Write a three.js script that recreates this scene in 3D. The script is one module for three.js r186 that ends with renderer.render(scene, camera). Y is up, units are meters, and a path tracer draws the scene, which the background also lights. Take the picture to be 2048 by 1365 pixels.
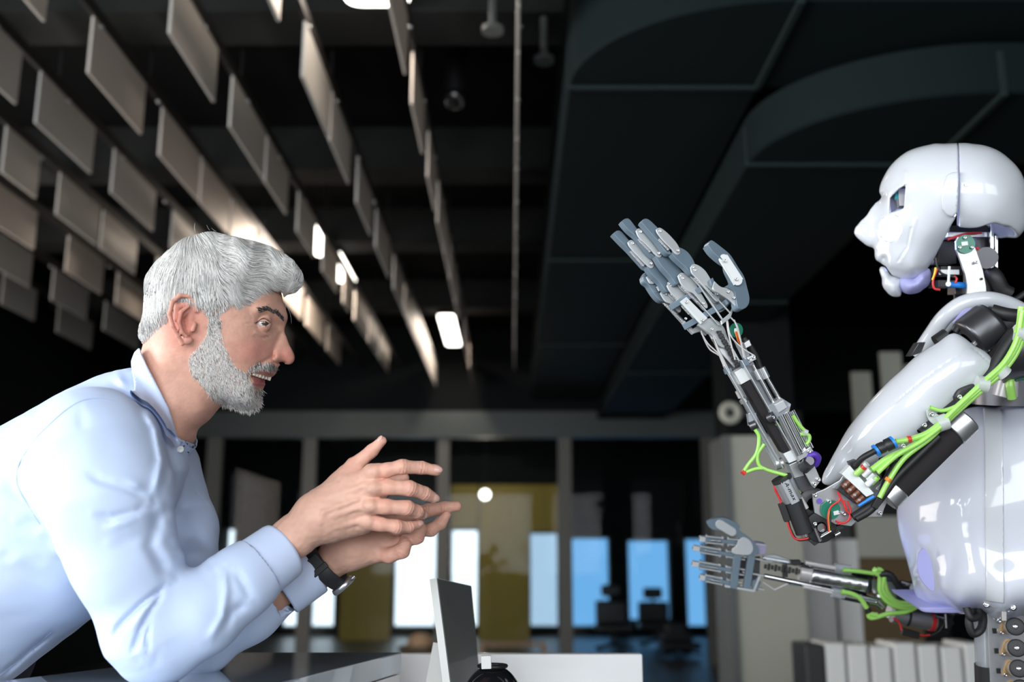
import * as THREE from 'three';
import { mergeGeometries } from 'three/addons/utils/BufferGeometryUtils.js';
import { RoundedBoxGeometry } from 'three/addons/geometries/RoundedBoxGeometry.js';
import { RectAreaLightUniformsLib } from 'three/addons/lights/RectAreaLightUniformsLib.js';

// ---------------------------------------------------------------- camera, sky, large lights, exposure
const FPX = 2035, PITCH = Math.atan(447.5 / FPX), CY = 1.14;
const scene = new THREE.Scene();
const camera = new THREE.PerspectiveCamera(2 * Math.atan(682.5 / FPX) * 180 / Math.PI, 2048 / 1365, 0.05, 200);
camera.position.set(0, CY, 0);
camera.rotation.x = PITCH;
camera.focus = 1.43;
camera.userData.fStop = 2.8;
const renderer = new THREE.WebGLRenderer();
renderer.toneMapping = THREE.LinearToneMapping;
renderer.toneMappingExposure = 1.2;
renderer.shadowMap.enabled = true;
scene.background = new THREE.Color(0.86, 0.93, 1.0);
scene.backgroundIntensity = 1.6;
RectAreaLightUniformsLib.init();
function windowLight(w, h, pos, look, color, intensity) {          // daylight entering through a window of that size
  const l = new THREE.RectAreaLight(color, intensity, w, h);
  l.position.set(...pos); l.lookAt(...look); scene.add(l); return l;
}
const DAY = new THREE.Color(0.93, 0.97, 1.0);
windowLight(4.2, 2.1, [-1.6, 1.95, 2.9], [-1.6, 1.95, -5], DAY, 5.4);         // window behind the camera
windowLight(2.6, 2.1, [2.4, 1.95, 2.9], [2.4, 1.95, -5], DAY, 2.6);
windowLight(3.0, 2.1, [-4.72, 1.75, -0.2], [5, 1.75, -0.2], DAY, 12.5);          // windows in the left wall
windowLight(3.2, 1.9, [-4.72, 1.8, -5.6], [5, 1.8, -5.6], new THREE.Color(1, 0.86, 0.76), 4.5);
// ---------------------------------------------------------------- helpers
const V = (x, y, z) => new THREE.Vector3(x, y, z);
const cT = Math.cos(PITCH), sT = Math.sin(PITCH);
const AX = V(1, 0, 0), AY = V(0, cT, sT), AZ = V(0, -sT, cT);
function C(px, py, D) {                                             // the point seen at a photo pixel, D metres deep along the view
  return V(0, CY, 0).addScaledVector(AX, (px - 1024) / FPX * D).addScaledVector(AY, (682.5 - py) / FPX * D).addScaledVector(AZ, -D);
}
function rayDir(px, py) { return C(px, py, 1).sub(V(0, CY, 0)); }
function atZ(px, py, z) { const d = rayDir(px, py), s = z / -d.z; return V(d.x * s, CY + d.y * s, -z); }
function atY(px, py, y) { const d = rayDir(px, py), s = (y - CY) / d.y; return V(d.x * s, y, d.z * s); }
function frame(D) { return new THREE.Matrix4().makeBasis(AX, AY, AZ).setPosition(C(1024, 682.5, D)); }
let seed = 12345;
function rnd() { seed = (seed * 1664525 + 1013904223) >>> 0; return seed / 4294967296; }
const rr = (a, b) => a + (b - a) * rnd();
const clamp = (x, a, b) => Math.max(a, Math.min(b, x));
const mixn = (a, b, t) => a + (b - a) * t;
const sstep = (a, b, x) => { const t = clamp((x - a) / (b - a), 0, 1); return t * t * (3 - 2 * t); };
function hash3(x, y, z) { let h = Math.imul(x, 374761393) ^ Math.imul(y, 668265263) ^ Math.imul(z, 1274126177); h = Math.imul(h ^ (h >>> 13), 1274126177); return ((h ^ (h >>> 16)) >>> 0) / 4294967296; }
function noise3(x, y, z) {
  const X = Math.floor(x), Y = Math.floor(y), Z = Math.floor(z); let u = x - X, v = y - Y, w = z - Z;
  u = u * u * (3 - 2 * u); v = v * v * (3 - 2 * v); w = w * w * (3 - 2 * w);
  const L = mixn;
  return L(L(L(hash3(X, Y, Z), hash3(X + 1, Y, Z), u), L(hash3(X, Y + 1, Z), hash3(X + 1, Y + 1, Z), u), v),
    L(L(hash3(X, Y, Z + 1), hash3(X + 1, Y, Z + 1), u), L(hash3(X, Y + 1, Z + 1), hash3(X + 1, Y + 1, Z + 1), u), v), w) * 2 - 1;
}
// names, things, parts
const taken = {};
function numbered(n) { const k = taken[n] = (taken[n] ?? -1) + 1; return k ? n + '_' + String(k).padStart(3, '0') : n; }
function tag(o, label, category, group, kind) {
  o.userData.label = label; o.userData.category = category;
  if (group) o.userData.group = group;
  if (kind) o.userData.kind = kind;
  return o;
}
function thing(name, label, category, base, group) {
  const g = new THREE.Group(); g.name = numbered(name); g.position.copy(base); scene.add(g);
  return tag(g, label, category, group);
}
function shade(m) { m.castShadow = true; m.receiveShadow = true; return m; }
// a part: geometry is in world coordinates; parent may be a thing (its base is taken off) or a part
function part(parent, name, geo, mat, label) {
  const m = shade(new THREE.Mesh(Array.isArray(geo) ? merge(geo) : geo, mat)); m.name = name;
  if (parent.parent === scene) m.position.copy(parent.position).negate();
  if (label) m.userData.label = label;
  parent.add(m); return m;
}
function partGroup(parent, name, label) {
  const g = new THREE.Group(); g.name = name; if (parent.parent === scene) g.position.copy(parent.position).negate();
  if (label) g.userData.label = label;
  parent.add(g); return g;
}
function solo(name, geo, mat, label, category, group) {              // a thing that is one mesh
  geo = Array.isArray(geo) ? merge(geo) : geo; geo.computeBoundingBox();
  const b = geo.boundingBox, base = V((b.min.x + b.max.x) / 2, b.min.y, (b.min.z + b.max.z) / 2);
  geo.translate(-base.x, -base.y, -base.z);
  const m = shade(new THREE.Mesh(geo, mat)); m.name = numbered(name); m.position.copy(base); scene.add(m);
  return tag(m, label, category, group);
}
function struct(name, geo, mat, label) {
  const m = shade(new THREE.Mesh(Array.isArray(geo) ? merge(geo) : geo, mat)); m.name = name; scene.add(m);
  m.userData.kind = 'structure'; if (label) { m.userData.label = label; m.userData.category = name.split('_')[0]; }
  return m;
}
function merge(list) {
  const out = list.map(g => {
    g = g.index ? g.toNonIndexed() : g;
    if (!g.attributes.normal) g.computeVertexNormals();
    for (const k of Object.keys(g.attributes)) if (!['position', 'normal', 'color'].includes(k)) g.deleteAttribute(k);
    return g;
  });
  if (out.some(g => g.attributes.color)) for (const g of out) if (!g.attributes.color) g.setAttribute('color', new THREE.BufferAttribute(new Float32Array(g.attributes.position.count * 3).fill(1), 3));
  return mergeGeometries(out);
}
function tint(g, r, gg, b) { const n = g.attributes.position.count, a = new Float32Array(n * 3); for (let i = 0; i < n; i++) { a[3 * i] = r; a[3 * i + 1] = gg; a[3 * i + 2] = b; } g.setAttribute('color', new THREE.BufferAttribute(a, 3)); return g; }
const boxW = (x0, x1, y0, y1, z0, z1, r = 0) => (r ? new RoundedBoxGeometry(Math.abs(x1 - x0), Math.abs(y1 - y0), Math.abs(z1 - z0), 2, r) : new THREE.BoxGeometry(Math.abs(x1 - x0), Math.abs(y1 - y0), Math.abs(z1 - z0))).translate((x0 + x1) / 2, (y0 + y1) / 2, (z0 + z1) / 2);
function basisFrom(a, b, hint = AZ) {                                // y along a->b, z towards hint
  const y = b.clone().sub(a).normalize(), x = y.clone().cross(hint).normalize(), z = x.clone().cross(y).normalize();
  return new THREE.Matrix4().makeBasis(x, y, z).setPosition(a.clone().add(b).multiplyScalar(0.5));
}
function rod(a, b, r, r2 = r, seg = 14) { return new THREE.CylinderGeometry(r2, r, a.distanceTo(b), seg).applyMatrix4(basisFrom(a, b)); }
function bar(a, b, w, t, rad = 0.0008) { return new RoundedBoxGeometry(w, a.distanceTo(b), t, 1, Math.min(rad, w * .4, t * .4)).applyMatrix4(basisFrom(a, b)); }
function tube(pts, r, seg = 0, rs = 8) {
  const c = new THREE.CatmullRomCurve3(pts, false, 'centripetal'); return new THREE.TubeGeometry(c, seg || pts.length * 7, r, rs, false);
}
function lathe(profile, a, b, seg = 24) {                             // profile [[r, h01]...] along a->b
  const L = a.distanceTo(b);
  return new THREE.LatheGeometry(profile.map(([r, h]) => new THREE.Vector2(Math.max(r, 1e-5), (h - 0.5) * L)), seg).applyMatrix4(basisFrom(a, b));
}
// flat plate whose outline is given in photo pixels; D = depth of its front face, th = thickness away from the camera
function plate(pts, D, th, { smooth = false, bevel = 0.0006, holes = [], tilt = null } = {}) {
  const k = D / FPX, P = pts.map(([x, y]) => new THREE.Vector2((x - 1024) * k, (682.5 - y) * k));
  const s = new THREE.Shape(smooth ? new THREE.SplineCurve([...P, P[0]]).getPoints(P.length * 6).slice(0, -1) : P);
  for (const [x, y, r] of holes) { const h = new THREE.Path(); h.absarc((x - 1024) * k, (682.5 - y) * k, r * k, 0, Math.PI * 2, true); s.holes.push(h); }
  const g = new THREE.ExtrudeGeometry(s, { depth: Math.max(th - 2 * bevel, 1e-4), bevelEnabled: bevel > 0, bevelThickness: bevel, bevelSize: bevel, bevelOffset: -bevel, bevelSegments: 2, curveSegments: 10 });
  g.translate(0, 0, -th + bevel);
  return g.applyMatrix4(frame(D));
}
function capsuleOutline(x0, y0, x1, y1, r0, r1 = r0, n = 9) {        // stadium outline in pixels
  const a = Math.atan2(y1 - y0, x1 - x0), out = [];
  for (let i = 0; i <= n; i++) { const t = a + Math.PI / 2 + Math.PI * i / n; out.push([x0 + Math.cos(t) * r0, y0 + Math.sin(t) * r0]); }
  for (let i = 0; i <= n; i++) { const t = a - Math.PI / 2 + Math.PI * i / n; out.push([x1 + Math.cos(t) * r1, y1 + Math.sin(t) * r1]); }
  return out;
}
function screw(px, py, D, r) {                                        // socket-head screw facing the camera, r in pixels
  const k = r * D / FPX, c = C(px, py, D);
  return lathe([[0, 0], [k, 0], [k, .75], [k * .8, 1], [k * .45, 1], [k * .4, .55], [0, .55]], c, c.clone().addScaledVector(AZ, k * .9), 12);
}
function spring(a, b, r, wire, turns) {
  const m = basisFrom(a, b), L = a.distanceTo(b), pts = [];
  for (let i = 0; i <= turns * 10; i++) { const t = i / (turns * 10), an = t * turns * Math.PI * 2; pts.push(V(Math.cos(an) * r, (t - .5) * L, Math.sin(an) * r).applyMatrix4(m)); }
  return new THREE.TubeGeometry(new THREE.CatmullRomCurve3(pts), turns * 10, wire, 4, false);
}
// signed distance helpers
function sdCap(p, a, b, ra, rb) {
  const bx = b.x - a.x, by = b.y - a.y, bz = b.z - a.z, px = p.x - a.x, py = p.y - a.y, pz = p.z - a.z;
  const h = clamp((px * bx + py * by + pz * bz) / (bx * bx + by * by + bz * bz + 1e-12), 0, 1);
  const dx = px - bx * h, dy = py - by * h, dz = pz - bz * h;
  return Math.sqrt(dx * dx + dy * dy + dz * dz) - (ra + (rb - ra) * h);
}
const smin = (a, b, k) => { const h = Math.max(k - Math.abs(a - b), 0) / k; return Math.min(a, b) - h * h * k * .25; };
const smax = (a, b, k) => -smin(-a, -b, k);
function nets(f, lo, hi, cell, { block = 6, full = false, steps = 2, color = null, safety = 1.35 } = {}) {
  const nx = Math.ceil((hi.x - lo.x) / cell) + 1, ny = Math.ceil((hi.y - lo.y) / cell) + 1, nz = Math.ceil((hi.z - lo.z) / cell) + 1;
  const A = new Float32Array(nx * ny * nz), p = V(0, 0, 0), sx = 1, sy = nx, sz = nx * ny;
  const half = block * cell * .5 * Math.sqrt(3) * safety + cell * 2;
  for (let bz = 0; bz < nz; bz += block) for (let by = 0; by < ny; by += block) for (let bx = 0; bx < nx; bx += block) {
    let skip = null;
    if (!full) { p.set(lo.x + (bx + block / 2) * cell, lo.y + (by + block / 2) * cell, lo.z + (bz + block / 2) * cell); const v = f(p); if (Math.abs(v) > half) skip = v; }
    for (let z = bz; z < Math.min(nz, bz + block); z++) for (let y = by; y < Math.min(ny, by + block); y++) for (let x = bx; x < Math.min(nx, bx + block); x++) {
      if (skip !== null) A[x + y * sy + z * sz] = skip; else { p.set(lo.x + x * cell, lo.y + y * cell, lo.z + z * cell); A[x + y * sy + z * sz] = f(p); }
    }
  }
  const id = new Int32Array(nx * ny * nz).fill(-1), pos = [], E = [[0, 1], [2, 3], [4, 5], [6, 7], [0, 2], [1, 3], [4, 6], [5, 7], [0, 4], [1, 5], [2, 6], [3, 7]];
  const c = new Float32Array(8);
  for (let z = 0; z < nz - 1; z++) for (let y = 0; y < ny - 1; y++) for (let x = 0; x < nx - 1; x++) {
    const o = x + y * sy + z * sz; let m = 0;
    for (let i = 0; i < 8; i++) { c[i] = A[o + (i & 1) + (i >> 1 & 1) * sy + (i >> 2) * sz]; if (c[i] < 0) m |= 1 << i; }
    if (m === 0 || m === 255) continue;
    let X = 0, Y = 0, Z = 0, n = 0;
    for (const [a, b] of E) if ((c[a] < 0) !== (c[b] < 0)) {
      const t = c[a] / (c[a] - c[b]); n++;
      X += mixn(a & 1, b & 1, t); Y += mixn(a >> 1 & 1, b >> 1 & 1, t); Z += mixn(a >> 2, b >> 2, t);
    }
    id[o] = pos.length / 3; pos.push(lo.x + (x + X / n) * cell, lo.y + (y + Y / n) * cell, lo.z + (z + Z / n) * cell);
  }
  const nrm = new Float32Array(pos.length), e = cell * .35, idx = [];
  for (let i = 0; i < pos.length; i += 3) {
    let gx, gy, gz; const ox = pos[i], oy = pos[i + 1], oz = pos[i + 2];
    for (let s = 0; s <= steps; s++) {
      const x = pos[i], y = pos[i + 1], z = pos[i + 2];
      gx = (f(p.set(x + e, y, z)) - f(p.set(x - e, y, z))) / (2 * e); gy = (f(p.set(x, y + e, z)) - f(p.set(x, y - e, z))) / (2 * e); gz = (f(p.set(x, y, z + e)) - f(p.set(x, y, z - e))) / (2 * e);
      if (s === steps) break;
      const v = f(p.set(x, y, z)), g2 = gx * gx + gy * gy + gz * gz + 1e-9, q = cell * .6;
      pos[i] = ox + clamp(x - v * gx / g2 - ox, -q, q); pos[i + 1] = oy + clamp(y - v * gy / g2 - oy, -q, q); pos[i + 2] = oz + clamp(z - v * gz / g2 - oz, -q, q);
    }
    const l = Math.hypot(gx, gy, gz) || 1; nrm[i] = gx / l; nrm[i + 1] = gy / l; nrm[i + 2] = gz / l;
  }
  for (let z = 1; z < nz - 1; z++) for (let y = 1; y < ny - 1; y++) for (let x = 1; x < nx - 1; x++) {
    const o = x + y * sy + z * sz, s = A[o] < 0;
    for (const [d, u, v] of [[sx, sy, sz], [sy, sz, sx], [sz, sx, sy]]) {
      if ((A[o + d] < 0) === s) continue;
      const a = id[o], b = id[o - u], cc = id[o - u - v], dd = id[o - v];
      if (a < 0 || b < 0 || cc < 0 || dd < 0) continue;
      if (s) idx.push(a, b, cc, a, cc, dd); else idx.push(a, cc, b, a, dd, cc);
    }
  }
  const g = new THREE.BufferGeometry();
  g.setAttribute('position', new THREE.Float32BufferAttribute(pos, 3)); g.setAttribute('normal', new THREE.BufferAttribute(nrm, 3)); g.setIndex(idx);
  if (color) { const col = new Float32Array(pos.length); for (let i = 0; i < pos.length; i += 3) { const q = color(p.set(pos[i], pos[i + 1], pos[i + 2])); col[i] = q[0]; col[i + 1] = q[1]; col[i + 2] = q[2]; } g.setAttribute('color', new THREE.BufferAttribute(col, 3)); }
  return g;
}
// a rounded body from its side outline: half-depth squared is a thin-plate surface that is zero on the outline
function relief(outline, inner, delta, step, box) {
  const P = [], n = outline.length;
  let area = 0; outline.forEach(([x, y], i) => { const [u, v] = outline[(i + 1) % n]; area += x * v - u * y; });
  if (area < 0) outline = [...outline].reverse();
  outline.forEach(([x, y, R], i) => {
    const a = outline[(i + n - 1) % n], b = outline[(i + 1) % n]; let tx = b[0] - a[0], ty = b[1] - a[1]; const l = Math.hypot(tx, ty); tx /= l; ty /= l;
    P.push([x, y, 0]); P.push([x - ty * delta, y + tx * delta, 2 * R * delta]); P.push([x + ty * delta, y - tx * delta, -2 * R * delta]);   // outline runs clockwise on the picture
  });
  for (const [x, y, w] of inner) P.push([x, y, w * w]);
  const aR = outline.reduce((s, o) => s + o[2], 0) / n;
  for (let i = 0; i < 6; i++) for (const [x, y] of [[mixn(box[0], box[2], i / 6), box[1]], [box[2], mixn(box[1], box[3], i / 6)], [mixn(box[2], box[0], i / 6), box[3]], [box[0], mixn(box[3], box[1], i / 6)]]) { const ds = segDist(x, y, [...outline, outline[0]]); if (ds > 3 * delta) P.push([x, y, -2 * aR * ds]); }
  const N = P.length, M = N + 3, A = [], sc = 1 / 1000;
  const phi = r2 => r2 > 1e-12 ? .5 * r2 * Math.log(r2) : 0;
  for (let i = 0; i < M; i++) A.push(new Float64Array(M + 1));
  for (let i = 0; i < N; i++) {
    for (let j = 0; j < N; j++) A[i][j] = phi(((P[i][0] - P[j][0]) ** 2 + (P[i][1] - P[j][1]) ** 2) * sc * sc);
    A[i][i] += 2e-4;
    A[i][N] = A[N][i] = 1; A[i][N + 1] = A[N + 1][i] = P[i][0] * sc; A[i][N + 2] = A[N + 2][i] = P[i][1] * sc; A[i][M] = P[i][2] * sc * sc;
  }
  for (let i = 0; i < M; i++) {
    let b = i; for (let r = i + 1; r < M; r++) if (Math.abs(A[r][i]) > Math.abs(A[b][i])) b = r;
    [A[i], A[b]] = [A[b], A[i]];
    for (let r = i + 1; r < M; r++) { const q = A[r][i] / A[i][i]; if (q) for (let k = i; k <= M; k++) A[r][k] -= q * A[i][k]; }
  }
  const w = new Float64Array(M);
  for (let i = M - 1; i >= 0; i--) { let v = A[i][M]; for (let k = i + 1; k < M; k++) v -= A[i][k] * w[k]; w[i] = v / A[i][i]; }
  const [x0, y0, x1, y1] = box, gx = Math.ceil((x1 - x0) / step) + 4, gy = Math.ceil((y1 - y0) / step) + 4, G = new Float32Array(gx * gy);
  for (let j = 0; j < gy; j++) for (let i = 0; i < gx; i++) {
    const x = (x0 + (i - 1) * step) * sc, y = (y0 + (j - 1) * step) * sc; let v = w[N] + w[N + 1] * x + w[N + 2] * y;
    for (let k = 0; k < N; k++) v += w[k] * phi((x - P[k][0] * sc) ** 2 + (y - P[k][1] * sc) ** 2);
    G[i + j * gx] = v / (sc * sc);
  }
  const cr = (a, b, c, d, t) => b + .5 * t * (c - a + t * (2 * a - 5 * b + 4 * c - d + t * (3 * (b - c) + d - a)));
  return (x, y) => {
    const u = clamp((x - x0) / step + 1, 1, gx - 3.001), v = clamp((y - y0) / step + 1, 1, gy - 3.001), i = Math.floor(u), j = Math.floor(v), t = u - i, s = v - j, o = [];
    for (let k = -1; k < 3; k++) { const q = i - 1 + (j + k) * gx; o.push(cr(G[q], G[q + 1], G[q + 2], G[q + 3], t)); }
    return cr(o[0], o[1], o[2], o[3], s);
  };
}
function inPoly(x, y, P) { let c = false; for (let i = 0, j = P.length - 1; i < P.length; j = i++) if ((P[i][1] > y) !== (P[j][1] > y) && x < (P[j][0] - P[i][0]) * (y - P[i][1]) / (P[j][1] - P[i][1]) + P[i][0]) c = !c; return c; }
function segDist(x, y, P) { let best = 1e9; for (let i = 0; i + 1 < P.length; i++) { const [ax, ay] = P[i], [bx, by] = P[i + 1]; const h = clamp(((x - ax) * (bx - ax) + (y - ay) * (by - ay)) / ((bx - ax) ** 2 + (by - ay) ** 2 + 1e-9), 0, 1); best = Math.min(best, Math.hypot(x - ax - (bx - ax) * h, y - ay - (by - ay) * h)); } return best; }
function polyD(x, y, P) { const d = segDist(x, y, [...P, P[0]]); return inPoly(x, y, P) ? -d : d; }
function reliefD(S, x, y, t, disp = 0) {                              // about the distance, in drawing units
  const e = 4; let s = S(x, y); const gx = (S(x + e, y) - S(x - e, y)) / (2 * e), gy = (S(x, y + e) - S(x, y - e)) / (2 * e);
  if (disp) s += 2 * Math.sqrt(Math.max(s, 100)) * disp;
  return (t * t - s) / Math.sqrt(4 * t * t + gx * gx + gy * gy + 60);
}
const gauss = (x, y, cx, cy, rx, ry = rx) => Math.exp(-(((x - cx) / rx) ** 2 + ((y - cy) / ry) ** 2));
// strands: thin tapering three-sided tubes, many in one geometry
class Strands {
  constructor() { this.p = []; this.n = []; this.c = []; this.i = []; }
  add(pts, r, col, col2 = col) {
    const b = this.p.length / 3, n = pts.length;
    for (let k = 0; k < n; k++) {
      const t = pts[Math.min(k + 1, n - 1)].clone().sub(pts[Math.max(k - 1, 0)]).normalize();
      const u = t.clone().cross(Math.abs(t.y) < .9 ? V(0, 1, 0) : V(1, 0, 0)).normalize(), v = t.clone().cross(u);
      const q = r * (k === n - 1 ? .12 : Math.min(1, .55 + 1.6 * k / n) * (1 - .5 * (k / (n - 1)) ** 2));
      for (let s = 0; s < 3; s++) {
        const a = s * 2.0944, x = Math.cos(a), y = Math.sin(a), d = u.clone().multiplyScalar(x).addScaledVector(v, y);
        this.p.push(pts[k].x + d.x * q, pts[k].y + d.y * q, pts[k].z + d.z * q); this.n.push(d.x, d.y, d.z);
        const m = k / (n - 1); this.c.push(mixn(col[0], col2[0], m), mixn(col[1], col2[1], m), mixn(col[2], col2[2], m));
      }
      if (k) for (let s = 0; s < 3; s++) { const a = b + (k - 1) * 3 + s, a2 = b + (k - 1) * 3 + (s + 1) % 3, c = a + 3, c2 = a2 + 3; this.i.push(a, c2, c, a, a2, c2); }
    }
  }
  geo() { const g = new THREE.BufferGeometry(); g.setAttribute('position', new THREE.Float32BufferAttribute(this.p, 3)); g.setAttribute('normal', new THREE.Float32BufferAttribute(this.n, 3)); g.setAttribute('color', new THREE.Float32BufferAttribute(this.c, 3)); g.setIndex(this.i); return g; }
}
function bake(fn, x0, y0, x1, y1, st) {                              // the same function read off a fine grid
  const w = Math.ceil((x1 - x0) / st) + 2, h = Math.ceil((y1 - y0) / st) + 2, A = new Float32Array(w * h);
  for (let j = 0; j < h; j++) for (let i = 0; i < w; i++) A[i + j * w] = fn(x0 + i * st, y0 + j * st);
  return (x, y) => { const u = (x - x0) / st, v = (y - y0) / st, i = Math.floor(u), j = Math.floor(v); if (i < 0 || j < 0 || i >= w - 1 || j >= h - 1) return 0; const a = u - i, b = v - j, q = i + j * w; return mixn(mixn(A[q], A[q + 1], a), mixn(A[q + w], A[q + w + 1], a), b); };
}
// a drawing frame whose depth axis points at the eye, for things seen square-on: drawing units (x right, y down, t towards the eye)
function PF(cx, cy, D, ux, uy, zoom, turn = 0) {
  const O = C(cx, cy, D), az = V(0, CY, 0).sub(O).normalize(), ax = AY.clone().cross(az).normalize(), ay = az.clone().cross(ax), m = D / FPX / zoom;
  ax.applyAxisAngle(ay, -turn); az.applyAxisAngle(ay, -turn);
  const mx = m / Math.hypot(1, (cx - 1024) / FPX), my = m / Math.hypot(1, (cy - 682.5) / FPX);
  return {
    ax, ay, az, m, at: (x, y, t = 0) => O.clone().addScaledVector(ax, (x - ux) * mx).addScaledVector(ay, (uy - y) * my).addScaledVector(az, t * m),
    to: p => { const x = p.x - O.x, y = p.y - O.y, z = p.z - O.z; return [ux + (x * ax.x + y * ax.y + z * ax.z) / mx, uy - (x * ay.x + y * ay.y + z * ay.z) / my, (x * az.x + y * az.y + z * az.z) / m]; },
  };
}
const lin = (r, g, b) => new THREE.Color().setRGB(r, g, b);
const std = (c, roughness = .6, metalness = 0, o = {}) => new THREE.MeshStandardMaterial({ color: c, roughness, metalness, ...o });
const phy = (c, roughness = .6, metalness = 0, o = {}) => new THREE.MeshPhysicalMaterial({ color: c, roughness, metalness, ...o });
// ---------------------------------------------------------------- the room
const M = {
  ceil: phy(lin(.003, .0035, .004), .85, 0, { specularIntensity: .3 }), dark: phy(lin(.004, .0055, .0065), .8, 0, { specularIntensity: .3 }), duct: phy(lin(.0055, .0105, .0112), .7, 0, { specularIntensity: .25 }), ductEdge: phy(lin(.014, .022, .022), .65, 0, { specularIntensity: .3 }),
  rail: std(lin(.012, .011, .011), .5), panel: std(lin(.5, .47, .43), .5, .25), floor: std(lin(.06, .065, .065), .35), header: std(lin(.03, .042, .042), .5),
  post: std(lin(.09, .09, .082), .5), pale: std(lin(.42, .42, .36), .7), white: std(lin(.72, .72, .7), .6), yellow: std(lin(.36, .26, .015), .55), frameGrey: std(lin(.11, .12, .12), .5),
  deskWhite: phy(lin(.7, .7, .71), .35, 0, { clearcoat: .3 }), tableTop: phy(lin(.42, .48, .54), .06, 0, { clearcoat: 1, clearcoatRoughness: .03 }),
  pane: phy(lin(.93, .96, .97), .02, 0, { transmission: 1, thickness: 0, ior: 1.15 }), blueGlass: phy(lin(.33, .52, .68), .05, 0, { transmission: 1, thickness: 0, ior: 1.15 }), paleGlass: phy(lin(.52, .6, .66), .05, 0, { transmission: 1, thickness: 0, ior: 1.15 }),
  lamp: std(lin(1, 1, 1), .5, 0, { emissive: lin(1, .95, .86), emissiveIntensity: 6 }), black: std(lin(.012, .012, .014), .4), blackGloss: phy(lin(.008, .008, .01), .12, 0, { clearcoat: 1 }),
  wood: std(lin(.62, .36, .2), .6), brown: std(lin(.12, .08, .035), .8), steel: std(lin(.55, .56, .58), .3, .9),
};
const PB = CY + 2.1, PH = .275, CEIL = 4.05, BACK = 12.4, FAR = 17.4;
struct('floor', boxW(-5, 6, -.2, 0, 3.2, -FAR - .2), M.floor);
struct('ceiling', boxW(-5, 6, CEIL, CEIL + .2, 3.2, -FAR - .2), M.ceil);
function holed(x0, x1, y0, y1, holes, th) {                           // wall panel in the xy plane with rectangular openings
  const s = new THREE.Shape([new THREE.Vector2(x0, y0), new THREE.Vector2(x1, y0), new THREE.Vector2(x1, y1), new THREE.Vector2(x0, y1)]);
  for (const [a, b, c, d] of holes) s.holes.push(new THREE.Path([new THREE.Vector2(a, c), new THREE.Vector2(a, d), new THREE.Vector2(b, d), new THREE.Vector2(b, c)]));
  return new THREE.ExtrudeGeometry(s, { depth: th, bevelEnabled: false });
}
// wall behind the camera and left wall, each with its windows
struct('wall_front', holed(-5, 6, 0, CEIL, [[-3.7, .5, .9, 3.0], [1.1, 3.7, .9, 3.0]], .2).translate(0, 0, 3), M.white);
struct('wall_left', holed(-3.2, FAR + .2, 0, CEIL, [[-1.3, 1.7, .7, 2.8], [4.0, 7.2, .85, 2.75]], .2).rotateY(Math.PI / 2).translate(-5, 0, 0), M.dark);
struct('wall_right', boxW(5.6, 5.8, 0, CEIL, 3.2, -FAR - .2), M.dark);
// wall above the glazed partition
{
  const y = atZ(1024, 822, BACK).y; struct('wall_back', boxW(-5, 5.6, y, CEIL, -BACK, -BACK - .15), M.dark);
  const a = atZ(300, 876, BACK), b = atZ(1500, 826, BACK);
  struct('trim_1', boxW(-5, b.x + .6, a.y, b.y, -BACK + .12, -BACK - .1), M.header);
}
// partition posts and panes
const postPx = [[180, 36], [425, 30], [617, 26], [886, 24], [1130, 26], [1436, 60]];
postPx.forEach(([x, w], i) => {
  const a = atZ(x - w / 2, 1000, BACK), b = atZ(x + w / 2, 1000, BACK);
  struct('trim_' + (i + 2), boxW(a.x, b.x, 0, atZ(1024, 872, BACK).y, -BACK + .05, -BACK - .05), M.post);
});
postPx.slice(0, -1).forEach(([x, w], i) => {
  const a = atZ(x + w / 2, 1000, BACK).x, b = atZ(postPx[i + 1][0] - postPx[i + 1][1] / 2, 1000, BACK).x;
  const pn = struct('window_' + (i + 1), boxW(a, b, .06, atZ(1024, 874, BACK).y, -BACK + .006, -BACK - .006), M.pane);
});
// far facade: windows of the room behind the glass
const farWin = [[-60, 20, 1100, 1320], [120, 170, 1110, 1330], [240, 275, 1180, 1320], [425, 470, 1060, 1300], [560, 603, 1090, 1345], [618, 672, 1098, 1345], [787, 872, 1062, 1290], [902, 955, 1062, 1290], [1062, 1114, 1068, 1296], [1130, 1216, 1078, 1300], [1260, 1336, 1083, 1240], [1378, 1408, 1080, 1290]];
{
  const H = farWin.map(([a, b, c, d]) => { const p = atZ(a, d, FAR), q = atZ(b, c, FAR); return [p.x, q.x, Math.max(p.y, .15), q.y]; });
  struct('wall_far', holed(-7.2, 5.6, 0, CEIL, H, .15).translate(0, 0, -FAR - .15), M.dark);
  H.forEach(([a, b, c, d], i) => {
    struct('window_' + (i + 6), boxW(a, b, c, d, -FAR - .07, -FAR - .08), i >= 9 ? M.blueGlass : i === 8 ? M.paleGlass : M.pane);
    const f = .025, fr = [boxW(a - f, b + f, d, d + f, -FAR + .03, -FAR - .03), boxW(a - f, b + f, c - f, c, -FAR + .03, -FAR - .03), boxW(a - f, a, c, d, -FAR + .03, -FAR - .03), boxW(b, b + f, c, d, -FAR + .03, -FAR - .03)];
    if (i < 6) fr.push(boxW(a, b, mixn(c, d, .55), mixn(c, d, .55) + .03, -FAR + .02, -FAR - .02));
    struct('trim_' + (i + 20), fr, M.frameGrey);
  });
}
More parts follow.
